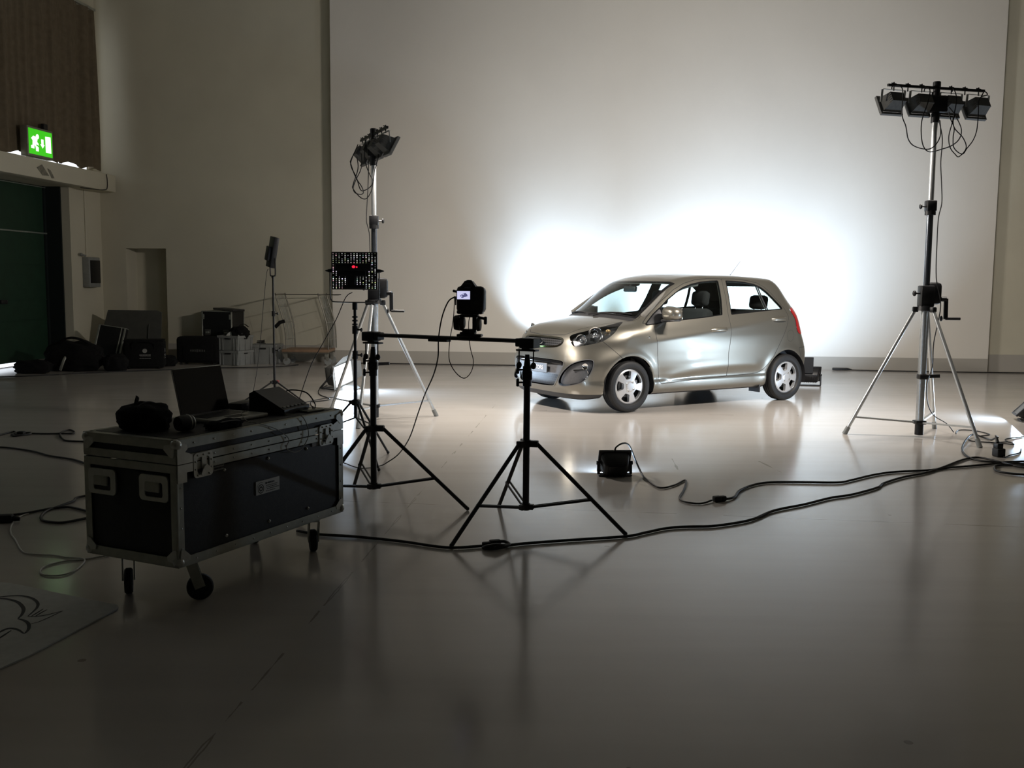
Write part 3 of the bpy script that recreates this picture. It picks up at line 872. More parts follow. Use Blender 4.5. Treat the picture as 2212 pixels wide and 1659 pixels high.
for side, keep in (('n', R_), ('f', L_)):
    skin('fender', S, S.pick('fender', keep), M['paint'], car)
    d1 = skin('door', S, S.pick('door_front', keep), M['paint'], car)
    d2 = skin('door', S, S.pick('door_rear', keep), M['paint'], car)
    doors[side] = (d1, d2)
    skin('window_glass', S, S.pick('glass_front', keep), M['car_glass'], d1)
    skin('window_glass', S, S.pick('glass_rear', keep), M['car_glass'], d2)
    skin('window_divider', S, S.pick('quarter_bar', keep), M['car_plastic'], d2)
    skin('window_seal', S, S.pick('window_seal', keep), M['gloss_black'], car, 0, 'black rubber window surround')
    skin('mirror_base', S, S.pick('mirror_base', keep), M['car_plastic'], car, .002, 'black triangle at the front of the side window')
    skin('tail_lamp', S, S.pick('taillamp', keep), M['red_lens'], car, .004, 'red tail lamp')
    hl = skin('headlamp', S, S.pick('headlamp', keep), M['headlamp_bezel'], car, -.050, 'headlamp with clear lens')
    skin('lens', S, S.pick('headlamp', keep), M['lens'], hl, .001)
    fg = skin('fog_lamp', S, S.pick('fog', keep), M['car_grey_plastic'], car, -.030, 'grey fog lamp recess')
    skin('fog_rim', S, S.pick('fog_rim', keep), M['car_grey_plastic'], fg, .003)
    sg_ = 1 if side == 'n' else -1
    # headlamp insides: two reflector bowls, bulbs, chrome bezel
    q = MB()
    for (x, y, z, r) in ((-.33, .605, .825, .078), (-.455, .525, .768, .058)):
        ax = Vector((-.86, .42 * sg_, .10)).normalized()
        q.lathe([(r, .030), (r * .97, .0), (r * .8, -.03), (r * .4, -.055), (0.001, -.06)], Vector((x, y * sg_, z)) , ax, 28)
        q.lathe([(r, .030), (r * 1.1, .034), (r * 1.1, .02), (r, .0)], Vector((x, y * sg_, z)), ax, 28)
    q.bar((-.395, .585 * sg_, .775), (-.36, .615 * sg_, .775), .03, .05)
    q.v = cy(q.v); q.build('reflector', M['chrome'], hl)
    q = MB()
    q.ball((-.345, .612 * sg_, .828), .030, 16, 10); q.v = cy(q.v); q.build('bulb_shield', M['bright_steel'], hl)
    q = MB(); q.ball((-.472, .532 * sg_, .768), .022, 14, 8); q.v = cy(q.v); q.build('bulb_shield', M['bright_steel'], hl)
    q = MB(); q.ball((-.215, .660 * sg_, .872), .024, 14, 8, (1.3, .8, .8))
    q.v = cy(q.v); q.build('turn_signal', M['amber'], hl)
    # fog lamp unit
    q = MB(); ax = Vector((-.8, .58 * sg_, 0)).normalized()
    q.lathe([(.050, .012), (.048, -.005), (.02, -.02), (.001, -.022)], (-.515, .655 * sg_, .425), ax, 24)
    q.lathe([(.034, .012), (.032, -.003), (.012, -.012), (.001, -.014)], (-.515, .672 * sg_, .505), ax, 20)
    q.bar((-.60, .575 * sg_, .462), (-.50, .668 * sg_, .474), .012, .012)
    q.v = cy(q.v); q.build('fog_bulb', M['chrome'], fg)
skin('windscreen', S, S.pick('windshield'), M['car_glass_screen'], car)
skin('windscreen_edge', S, S.pick('windshield_edge'), M['gloss_black'], car, 0, 'black windscreen border')
skin('cowl', S, S.pick('cowl'), M['car_plastic'], car, 0, 'black cowl below the windscreen')
skin('rear_window', S, S.pick('glass_back'), M['car_glass'], car)
gr = skin('grille', S, S.pick('grille'), M['grille_mesh'], car, -.012, 'upper grille with dark mesh and chrome frame')
skin('chrome_frame', S, S.pick('grille_frame'), M['chrome'], gr, .006)
ik = skin('air_intake', S, S.pick('intake'), M['car_grey_plastic'], car, -.022, 'grey lower air intake')
skin('intake_mesh', S, S.pick('intake_mesh'), M['grille_mesh'], ik, -.026)
skin('intake_rim', S, S.pick('intake_rim'), M['paint'], ik, .004)
skin('front_lip', S, S.pick('lip'), M['car_grey_plastic'], car, .004, 'dark plastic lip under the bumper')

# inside lining of roof, pillars and doors (so that the cabin is not painted inside)
inner = [f for f, t in zip(S.F, S.T) if t in ('painted', 'door_front', 'door_rear', 'window_seal', 'under', 'mirror_base', 'seam', 'windshield_edge', 'quarter_bar') ]
A_ = np.array(S.V)
inner = [f for f in inner if (lambda c: .12 < c[0] < 2.75 and c[2] > .2)(A_[list(f)].mean(0))]
lin = skin('cabin_lining', S, inner, M['headliner'], car, -.022, 'grey cabin lining')
lin.data.flip_normals()

def P(mb, name, material, parent=None, smooth=38):
    mb.v = cy(mb.v); return mb.build(name, material, parent or car, smooth)
# floor pan, firewall, arch liners
q = MB(); q.box((1.2, 0, .24), (3.2, 1.24, .05)); q.box((.16, 0, .62), (.06, 1.24, .68)); q.box((2.45, 0, .46), (.8, 1.2, .3)); q.box((-.1, 0, .5), (.9, .9, .45))
P(q, 'floor_pan', M['car_plastic'])
for ax in (0., 2.385):
    for sg_ in (1, -1):
        q = MB(); n = 26; vs = []; fs = []
        for i in range(n + 1):
            t = math.radians(-12 + 204 * i / n)
            for y in (.772, .52):
                vs.append((ax + .332 * math.cos(t), y * sg_ * (1 if y < .7 else 1.0), max(.13, .275 + .332 * math.sin(t))))
        for i in range(n): fs.append((2 * i, 2 * i + 1, 2 * i + 3, 2 * i + 2))
        q.add(vs, fs)
        q.box((ax, .51 * sg_, .43), (.66, .02, .45))
        P(q, 'wheel_arch_liner', M['car_plastic'])

# wheels
def wheel(x, sg_):
    t_ = MB()
    y0 = .705
    prof = [(.198, -.075), (.205, -.082), (.235, -.085), (.262, -.078), (.273, -.066)]
    for g0 in (-.045, -.012, .021):
        prof += [(.277, g0 - .012), (.278, g0), (.270, g0 + .002), (.270, g0 + .008), (.278, g0 + .010)]
    prof += [(.277, .055), (.273, .066), (.264, .078), (.245, .086), (.225, .086), (.206, .082), (.198, .074), (.19, .06)]
    t_.lathe(prof, (x, y0 * sg_, .278), (0, sg_, 0), 64)
    ty = P(t_, 'wheel', M['tyre'], None, 30)
    # cover with five openings
    NR, NA = 26, 180
    rs = np.linspace(.0, .199, NR); V = []; F = []
    dome = lambda r: .078 - .016 * (r / .2) ** 2 - .030 * max(0, (r - .17) / .03) ** 2 * .5 + (.004 if r < .05 else 0)
    for r in rs:
        for a in range(NA):
            t = 2 * PI * a / NA; V.append((r * math.cos(t), r * math.sin(t), dome(r)))
    for i in range(NR - 1):
        for a in range(NA):
            b = (a + 1) % NA
            F.append((i * NA + a, (i + 1) * NA + a, (i + 1) * NA + b, i * NA + b))
    W_ = Shell(V, F, 'cover')
    holes = []
    for k in range(5):
        t = PI / 2 + .25 + k * 2 * PI / 5; c, s_ = math.cos(t), math.sin(t)
        pl = rounded([(.086, -.028), (.083, 0), (.086, .028), (.11, .038), (.153, .056), (.166, .032), (.170, 0), (.166, -.032), (.153, -.056), (.11, -.038)], 4)
        holes.append([(a * c - b * s_, a * s_ + b * c) for a, b in pl])
    W_.split(lambda Q: np.min([poly_sdf(h, Q[:, :2]) for h in holes], 0), 'hole')
    q = MB()
    place = lambda p: (x + p[0], (y0 + p[2]) * sg_, .278 + p[1])
    q.add([place(v) for v in W_.V], W_.pick('cover'))
    for h in holes:   # depth of the openings
        n = len(h)
        vs = [place((a, b, dome(math.hypot(a, b)))) for a, b in h] + [place((a * .985, b * .985, .035)) for a, b in h]
        q.add(vs, [(i, (i + 1) % n, n + (i + 1) % n, n + i) for i in range(n)])
    q.lathe([(.199, .045), (.205, .05), (.206, .040), (.19, .03)], (x, y0 * sg_, .278), (0, sg_, 0), 64)
    P(q, 'wheel_cover', M['rim'], ty, 40)
    for k in range(4):
        t = PI / 4 + .2 + k * PI / 2
        c = Vector((x + .052 * math.cos(t), (y0 + .073) * sg_, .278 + .052 * math.sin(t)))
        q = MB(); q.lathe([(.0135, .003), (.0135, .008), (.010, .010), (.009, .004), (.001, .004)], c, (0, sg_, 0), 14)
        P(q, 'lug_nut', M['chrome'], ty)
    q = MB(); q.cyl((x, (y0 + .012) * sg_, .278), (x, (y0 + .022) * sg_, .278), .118, n=40); q.cyl((x, (y0 - .06) * sg_, .278), (x, (y0 + .04) * sg_, .278), .06, n=24); q.box((x + .095, (y0 + .02) * sg_, .29), (.06, .05, .11), .01)
    P(q, 'brake_disc', M['disc'], ty)
    q = MB(); q.cyl((x, (y0 - .03) * sg_, .278), (x, (y0 + .002) * sg_, .278), .196, n=40)
    P(q, 'inner_rim', M['black_metal'], ty)
for x in (0., 2.385):
    for sg_ in (1, -1): wheel(x, sg_)

# mirrors, handles, indicator, aerial, wipers, plate, badge
for side, sg_ in (('n', 1), ('f', -1)):
    q = MB()
    # rounded shell of the door mirror
    n, mm = 20, 14; vs = []; fs = []
    for i in range(mm + 1):
        p = PI * i / mm
        for k in range(n):
            t = 2 * PI * k / n
            ux = math.copysign(abs(math.cos(t)) ** .62, math.cos(t)); uz = math.copysign(abs(math.sin(t)) ** .75, math.sin(t))
            sp_ = math.sin(p) ** .6
            vs.append((.455 - .085 * math.cos(p) , (.905 + .115 * ux * sp_) * sg_, 1.058 + (.078 - .012 * ux) * uz * sp_) if sg_ > 0 else (.60 + .115 * ux * sp_, -(.790 - .045 * math.cos(p)), 1.045 + (.070 - .010 * ux) * uz * sp_))
    for i in range(mm):
        for k in range(n):
            l = (k + 1) % n; fs.append((i * n + k, (i + 1) * n + k, (i + 1) * n + l, i * n + l))
    q.add(vs, fs)
    mr = P(q, 'door_mirror', M['paint'], None, 60)
    q = MB()
    if sg_ > 0: q.box((.515, .905, 1.058), (.012, .20, .125), .006)
    else: q.box((.60, -.752, 1.045), (.20, .010, .11), .004)
    P(q, 'mirror_glass', M['chrome'], mr)
    q = MB()
    if sg_ > 0: q.tube(smooth_path([(.44, .740, .972), (.45, .80, .978), (.46, .88, .985), (.465, .97, .995)]), .016, 8); q.box((.462, .88, .986), (.11, .20, .02), .008)
    else: q.tube(smooth_path([(.44, -.735, .972), (.47, -.775, .98), (.56, -.79, .99)]), .016, 8)
    P(q, 'mirror_foot', M['car_plastic'], mr)
    for (hx, hz, dd, yy) in ((1.243, .864, 0, .795), (2.222, .970, 1, .768)):
        q = MB()
        vs = []; fs = []; n = 20
        q.ball((hx + .005, (yy - .020) * sg_, hz), .046, 20, 12, (1., .42, .95))
        cup = P(q, 'handle_recess', M['recess'], doors[side][dd])
        q = MB()
        pts = smooth_path([(hx - .112, (yy + .004) * sg_, hz - .002), (hx - .06, (yy + .026) * sg_, hz + .001), (hx + .03, (yy + .032) * sg_, hz + .003), (hx + .10, (yy + .022) * sg_, hz + .005), (hx + .118, (yy + .006) * sg_, hz + .005)])
        q.tube(pts, (.011, .021), 10, flat=(0, 1, 0))
        P(q, 'door_handle', M['paint'], doors[side][dd], 60)
    q = MB(); q.ball((.235, .791 * sg_, .80), .03, 14, 8, (1., .25, .45)); P(q, 'side_indicator', M['chrome'], car)
    q = MB(); q.box((1.98, .66 * sg_, .165), (.02, .17, .10), .003); P(q, 'mud_flap', M['car_plastic'])
q = MB(); q.lathe([(.022, -.01), (.020, .006), (.010, .016), (.006, .02), (.001, .021)], (2.17, 0, 1.478), (.1, 0, 1), 16)
an = P(q, 'aerial', M['car_plastic'])
q = MB(); q.cyl((2.172, 0, 1.49), (2.34, 0, 1.665), .0035, .0025, 8); P(q, 'aerial_rod', M['car_plastic'], an)
for (a, b, c) in (((-.005, .02, 1.030), (.185, .555, 1.046), .009), ((.135, -.50, 1.026), (.025, -.08, 1.036), .009)):
    q = MB(); a, b = Vector(a), Vector(b)
    q.tube(smooth_path([a, a.lerp(b, .35) + Vector((0, 0, .016)), a.lerp(b, .7) + Vector((0, 0, .014)), b]), c, 6)
    q.tube([a + Vector((-.03, .12, -.008)), a.lerp(b, .3) + Vector((-.015, 0, .012)), a.lerp(b, .5) + Vector((0, 0, .018))], .007, 6)
    P(q, 'wiper', M['black_plastic'])
q = MB(); q.box((-.700, -.02, .462), (.012, .50, .105), .004)
pl = P(q, 'number_plate', M['car_grey_plastic'], None); pl['label'] = 'dark number plate with pale letters'
M['plate_letters'] = mat('plate_letters', (.72, .70, .74), .5, noise=.03)
text('lettering', 'KIA MOTORS', .060, M['plate_letters'], pl, (-.7075, .02, .462), (PI / 2, 0, -PI / 2), bold=.0012)
q = MB(); q.tube(smooth_path([(-.638, .43, .528), (-.655, .30, .530), (-.668, .0, .530), (-.655, -.30, .530), (-.638, -.43, .528)]), (.020, .024), 10, flat=(1, 0, 0)); P(q, 'intake_bar', M['gloss_black'], ik, 180)
bg = MB()
bg.lathe([(.999, 0), (1.0, .5), (.9, .7), (.86, .4), (.86, 0)], (0, 0, 0), (0, 0, 1), 36)
bg.v = [(-.648 - v[2] * .008, v[0] * .062, .742 + v[1] * .032) for v in bg.v]
bdg = P(bg, 'badge', M['chrome'], gr)
q = MB(); q.prism([(.056 * math.cos(t * PI / 16), .028 * math.sin(t * PI / 16)) for t in range(32)], .004, (-.645, 0, .742), (0, 1, 0), (0, 0, 1)); P(q, 'badge_field', M['gloss_black'], gr)
text('badge_letters', 'KIA', .042, M['chrome'], gr, (-.6515, 0, .742), (PI / 2, 0, -PI / 2), bold=.0008)

# cabin
def seat(x, y, w_, back=True):
    q = MB()
    q.box((x, y, .52), (.50, w_, .16), .05, Euler((0, -.12, 0)))
    q.box((x + .30, y, .80), (.15, w_ * .96, .60), .06, Euler((0, .20, 0)))
    for s_ in (-1, 1):
        q.box((x + .26, y + s_ * w_ * .42, .76), (.16, .09, .45), .04, Euler((0, .20, 0)))
    o = P(q, 'seat', M['seat'], None, 60)
    return o
def headrest(o, x, y, z, sw=.25, sh=.18):
    q = MB(); q.box((x, y, z), (.10, sw, sh), .045, Euler((0, .15, 0))); P(q, 'headrest', M['seat'], o, 60)
    q = MB()
    for s_ in (-.06, .06): q.cyl((x, y + s_, z - .02), (x - .03, y + s_, z - sh * .5 - .09), .006, n=8)
    P(q, 'headrest_post', M['dark_steel'], o)
for y in (.36, -.36):
    o = seat(.95, y, .50); headrest(o, 1.36, y, 1.21)
q = MB(); q.box((1.95, 0, .55), (.46, 1.20, .16), .05); q.box((2.22, 0, .82), (.14, 1.16, .52), .05, Euler((0, .3, 0)))
o = P(q, 'rear_bench', M['seat'], None, 60)
headrest(o, 2.31, .36, 1.165, .26, .17); headrest(o, 2.31, -.36, 1.105, .28, .12); 
for s_ in (1, -1):
    q = MB(); q.tube(smooth_path([(.26, .655 * s_, 1.01), (.45, .628 * s_, 1.135), (.68, .575 * s_, 1.275), (.92, .535 * s_, 1.365), (1.15, .52 * s_, 1.40)], 5), (.024, .050), 10, flat=(0, 1, 0)); P(q, 'pillar_trim', M['headliner'], None, 180)
q = MB(); q.box((.42, 0, .84), (.42, 1.34, .22), .08); q.box((.30, .36, .955), (.26, .42, .07), .03); q.box((.55, 0, .60), (.25, .22, .5), .04)
P(q, 'dashboard', M['trim_dark'], None, 60)
q = MB()
ax = Vector((.85, 0, .5)).normalized()
cst = Vector((.66, .36, .90))
x_ = Vector((0, 1, 0)); y_ = ax.cross(x_)
q.tube([cst + (x_ * math.cos(t) + y_ * math.sin(t)) * .18 for t in [2 * PI * i / 36 for i in range(36)]], .015, 8, closed=True)
q.ball(cst - ax * .02, .06, 14, 8); 
for t in (0, PI, -PI / 2): q.tube([cst - ax * .01, cst + (x_ * math.cos(t) + y_ * math.sin(t)) * .18], .014, 6)
q.cyl(cst, cst - ax * .25, .035)
P(q, 'steering_wheel', M['trim_dark'], None, 60)
q = MB(); q.box((.60, 0, 1.315), (.035, .22, .066), .014, Euler((0, .1, 0))); q.cyl((.60, 0, 1.345), (.63, 0, 1.40), .012)
P(q, 'rear_view_mirror', M['car_plastic'])
# ------------------------------------------------------------------ wind-up stands with four floods each
def wind_up_stand(name, label, pos, yaw, legs, ztop, head_yaw, pole_steps, clamp_side=-1):
    t = thing(name, label, 'light stand', (pos[0], pos[1], 0), yaw)
    q = MB(); q.cyl((0, 0, .03), (0, 0, 1.17), .036, n=24); q.build('lower_tube', M['aluminium'], t)
    q = MB(); q.box((0, 0, .135), (.10, .10, .035), .01); q.cyl((0, 0, .02), (0, 0, .13), .0375, n=20); q.build('spreader_hub', M['black_plastic'], t)
    q = MB(); q.cyl((0, 0, 1.155), (0, 0, 1.20), .075, .07, 20)
    for k in range(3):
        a = legs[k]; q.box((.085 * math.cos(a), .085 * math.sin(a), 1.165), (.05, .05, .05), .01, Matrix.Rotation(a, 3, 'Z'))
    q.build('leg_collar', M['black_plastic'], t)
    for a in legs:
        q = MB(); u = Vector((math.cos(a), math.sin(a), 0))
        q.cyl(u * .085 + Vector((0, 0, 1.165)), u * .635 + Vector((0, 0, .035)), .0165, n=14)
        lg = q.build('leg', M['aluminium'], t)
        q = MB(); q.cyl(u * .618 + Vector((0, 0, .07)), u * .652 + Vector((0, 0, .0)), .021, .023, 12); q.build('foot', M['white_plastic'] if False else M['grey_plastic'], lg)
        q = MB(); q.bar(u * .04 + Vector((0, 0, .135)), u * .572 + Vector((0, 0, .165)), .028, .014); q.build('spreader', M['aluminium'], t)
    q = MB(); q.box((0, -.02, .555), (.085, .085, .045), .01); q.bar((0, 0, .555), (.15, -.03, .565), .03, .03); q.build('tube_clip', M['black_plastic'], t)
    q = MB(); q.box((0, 0, 1.285), (.12, .11, .19), .012); q.box((.07, .0, 1.31), (.13, .09, .20), .035); q.build('winch_box', M['black_plastic'], t)
    q = MB(); q.cyl((.13, -.02, 1.26), (.175, -.03, 1.26), .022); q.bar((.17, -.03, 1.265), (.172, -.035, 1.08), .035, .016); q.cyl((.172, -.035, 1.085), (.30, -.045, 1.085), .013); q.ball((.135, -.03, 1.085), .02, 10, 8, (.6, 1, 1.3))
    q.build('crank_handle', M['black_plastic'], t)
    q = MB(); q.cyl((-.05, 0, 1.31), (-.095, 0, 1.31), .007); q.ball((-.105, 0, 1.31), .024, 12, 8, (.7, 1, 1.1)); q.build('lock_knob', M['black_plastic'], t)
    q = MB(); q.cyl((0, 0, 1.37), (0, 0, pole_steps), .028, n=20); q.build('middle_tube', M['dark_steel'], t)
    q = MB(); q.box((0, 0, pole_steps + .05), (.088, .085, .10), .012); q.cyl((0, 0, pole_steps - .03), (0, 0, pole_steps + .01), .047, n=18)
    q.cyl((clamp_side * .04, 0, pole_steps + .045), (clamp_side * .08, 0, pole_steps + .045), .006); q.ball((clamp_side * .088, 0, pole_steps + .045), .022, 12, 8, (.6, 1, 1.1)); q.build('tube_clamp', M['black_plastic'], t)
    q = MB(); q.cyl((0, 0, pole_steps + .1), (0, 0, ztop - .28), .024, n=20); q.build('upper_tube', M['aluminium'], t)
    q = MB(); q.cyl((0, 0, ztop - .30), (0, 0, ztop - .22), .036, n=18); q.cyl((0, 0, ztop - .22), (0, 0, ztop + .02), .03, n=18); q.box((.02, .0, ztop - .14), (.16, .07, .15), .02); q.cyl((0, 0, ztop), (0, 0, ztop + .05), .034, n=12); q.cyl((0, 0, ztop + .03), (0, 0, ztop + .055), .02, .03, 10)
    q.build('head_mount', M['black_plastic'], t)
    q = MB(); c, s_ = math.cos(head_yaw - yaw), math.sin(head_yaw - yaw)
    q.bar((-.49 * c, -.49 * s_, ztop), (.49 * c, .49 * s_, ztop), .022, .022); q.build('cross_bar', M['black_metal'], t)
    for u in (-.43, -.29, -.15, .15, .29, .43):
        q = MB(); q.cyl((u * c, u * s_, ztop - .045), (u * c, u * s_, ztop + .028), .006, n=8); q.bar((u * c - .022, u * s_, ztop + .02), (u * c + .022, u * s_, ztop + .012), .006, .008); q.build('wing_bolt', M['black_metal'], t)
    return t

def bank_lamp(name, label, base, yaw, group, light_power, tilt=BANK_TILT):
    """halogen flood hanging under the bar; local +y is where it shines before the tilt"""
    t = thing(name, label, 'floodlight', base, yaw, group)
    R = Matrix.Rotation(tilt, 4, 'X'); T = Matrix.Translation((0, .01, -.125))
    q = MB(); q.M = T @ R
    back = [(-.068, -.085, -.045), (.068, -.085, -.045), (.068, -.085, .045), (-.068, -.085, .045)]
    mid = [(-.082, -.01, -.060), (.082, -.01, -.060), (.082, -.01, .060), (-.082, -.01, .060)]
    fr = [(-.095, .04, -.07), (.095, .04, -.07), (.095, .04, .07), (-.095, .04, .07)]
    q.add(back + mid + fr, [(0, 1, 2, 3)] + [(a + k, a + (k + 1) % 4, a + 4 + (k + 1) % 4, a + 4 + k) for a in (0, 4) for k in range(4)])
    for z in (-.04, -.02, 0, .02, .04): q.box((0, -.05, z), (.155, .06, .004))
    q.build('housing', M['lamp_grey'], t, 15)
    q = MB(); q.M = T @ R
    for c_, s_ in (((0, .052, .083), (.225, .03, .022)), ((0, .052, -.083), (.225, .03, .022)), ((.103, .052, 0), (.022, .03, .15)), ((-.103, .052, 0), (.022, .03, .15))): q.box(c_, s_, .003)
    q.build('front_frame', M['lamp_flange'], t)
    q = MB(); q.M = T @ R; q.box((0, .046, 0), (.188, .004, .144)); q.build('lens_glass', M['glass'], t)
    q = MB()
    q.bar((-.118, .01, -.125), (-.118, 0, -.02), .022, .004); q.bar((.118, .01, -.125), (.118, 0, -.02), .022, .004); q.bar((-.118, 0, -.018), (.118, 0, -.018), .022, .004)
    q.build('yoke', M['aluminium'], t)
    W_ = Matrix.Translation(base) @ Matrix.Rotation(yaw, 4, 'Z') @ T @ R
    area_lamp('halogen_lamp', W_ @ Vector((0, .066, 0)), W_.to_3x3() @ Vector((0, 1, 0)), .13, .07, light_power, WARM, 175)
    return t
legs = [math.radians(169), math.radians(-64), math.radians(55)]
wind_up_stand('wind_up_stand', 'tall silver wind-up light stand with crank standing right of the car', BANK_R['pos'], 0, legs, 3.12, BANK_R['yaw'], 2.04)
order = ['leftmost', 'second from left', 'third from left', 'rightmost']
for k, u in enumerate(BANK_OFF):
    c, s_ = math.cos(BANK_R['yaw']), math.sin(BANK_R['yaw'])
    bank_lamp('floodlight', 'grey halogen flood hanging %s on the bar of the right stand' % order[k],
              (BANK_R['pos'][0] + u * c, BANK_R['pos'][1] + u * s_, 3.10), BANK_R['yaw'] + math.radians(4), 'floods on the tall right stand', P_BANK_R)
legs = [math.radians(a) for a in (24, 144, 264)]
wind_up_stand('wind_up_stand', 'tall silver wind-up light stand left of the camera rail, behind the LED panel', BANK_L['pos'], 0, legs, 2.80, BANK_L['yaw'], 1.92, 1)
order = ['farthest from us', 'second farthest', 'second nearest', 'nearest to us']
for k, u in enumerate(BANK_OFF):
    c, s_ = math.cos(BANK_L['yaw']), math.sin(BANK_L['yaw'])
    bank_lamp('floodlight', 'grey halogen flood %s in the cluster on the left stand' % order[k],
              (BANK_L['pos'][0] + u * c, BANK_L['pos'][1] + u * s_, 2.78), BANK_L['yaw'] + PI / 2 - PI / 2, 'floods on the tall left stand', P_BANK_L)

# hanging lamp leads
HP = 'leads hanging from the right stand'
for pts, lb in (
  ([(3.249,8.641,3.061),(3.257,8.644,3.087),(3.324,8.661,3.092),(3.356,8.668,3.041),(3.357,8.666,2.854),(3.399,8.676,2.754),(3.429,8.682,2.644),(3.495,8.698,2.587),(3.624,8.730,2.568),(3.700,8.750,2.613),(3.740,8.761,2.701),(3.727,8.759,2.822)], 'black lead hanging in a wide loop from the leftmost lamp of the right stand'),
  ([(3.559,8.720,3.057),(3.576,8.725,3.097),(3.617,8.735,3.073),(3.603,8.730,2.970),(3.552,8.715,2.813),(3.554,8.714,2.675),(3.584,8.720,2.582),(3.645,8.735,2.546),(3.752,8.762,2.572),(3.859,8.790,2.611),(3.930,8.808,2.675),(3.941,8.812,2.763),(3.869,8.796,2.881),(3.811,8.782,2.938)], 'black lead crossing in front of the right stand pole in a low loop'),
  ([(3.824,8.767,3.068),(3.838,8.771,3.095),(3.872,8.778,3.002),(3.843,8.768,2.819),(3.813,8.759,2.687),(3.830,8.762,2.592),(3.883,8.775,2.534),(3.924,8.784,2.514),(3.990,8.802,2.590),(3.955,8.794,2.676),(3.871,8.775,2.751),(3.848,8.770,2.810),(3.864,8.775,2.880)], 'black lead in a tight pear shaped loop right of the pole of the right stand'),
  ([(4.115,8.839,3.041),(4.143,8.846,3.086),(4.174,8.854,3.061),(4.096,8.834,3.022),(4.094,8.831,2.892),(4.087,8.828,2.752),(4.056,8.819,2.663),(4.000,8.804,2.591),(3.953,8.792,2.537),(3.871,8.772,2.585),(3.856,8.770,2.672),(3.861,8.772,2.759),(3.817,8.762,2.843),(3.804,8.760,2.895)], 'black lead hanging from the rightmost lamp of the right stand'),
):
    cable('lamp_lead', pts, .0048, M['cable'], lb, 'cable', HP)
cable('lamp_lead', [(3.735,8.80,2.83),(3.775,8.800,2.668),(3.772,8.800,2.467),(3.790,8.800,2.266),(3.80,8.800,2.11),(3.778,8.800,1.982),(3.776,8.800,1.779),(3.782,8.790,1.451),(3.83,8.780,1.20),(3.795,8.800,.871),(3.790,8.790,.661),(3.748,8.790,.491),(3.795,8.860,.313),(3.886,8.93,.193),(4.063,9.05,.10),(4.156,9.100,.012)], .0045, M['cable'], 'thin black lead running down the pole of the right stand to the floor', 'cable')
HL = 'leads hanging from the left stand'
for pts, lb in (
  ([(-1.456,9.75,2.751),(-1.463,9.75,2.590),(-1.446,9.75,2.498),(-1.40,9.67,2.405),(-1.370,9.66,2.353),(-1.388,9.67,2.301),(-1.459,9.75,2.266),(-1.506,9.75,2.271),(-1.547,9.75,2.393),(-1.593,9.75,2.485),(-1.593,9.75,2.554),(-1.527,9.75,2.705)], 'black lead looped in the bundle nearest the pole of the left stand'),
  ([(-1.311,9.55,2.769),(-1.301,9.55,2.577),(-1.336,9.55,2.441),(-1.354,9.55,2.316),(-1.372,9.55,2.236),(-1.418,9.55,2.168),(-1.476,9.55,2.178),(-1.545,9.55,2.258),(-1.544,9.55,2.303),(-1.497,9.55,2.451),(-1.508,9.55,2.564)], 'black lead hanging lowest in front of the pole of the left stand'),
  ([(-1.527,9.90,2.714),(-1.516,9.90,2.515),(-1.571,9.90,2.385),(-1.601,9.90,2.302),(-1.578,9.90,2.249),(-1.506,9.90,2.244),(-1.511,9.90,2.303),(-1.577,9.90,2.408),(-1.623,9.90,2.537),(-1.623,9.90,2.572),(-1.575,9.90,2.666)], 'black lead looped farthest left under the left stand lamps'),
):
    cable('lamp_lead', pts, .0048, M['cable'], lb, 'cable', HL)
cable('lamp_lead', [(-1.409,9.66,2.533),(-1.419,9.66,2.281),(-1.430,9.66,2.096),(-1.435,9.66,1.96),(-1.406,9.66,1.807),(-1.403,9.66,1.40)], .0045, M['cable'], 'thin black lead running down beside the pole of the left stand', 'cable')

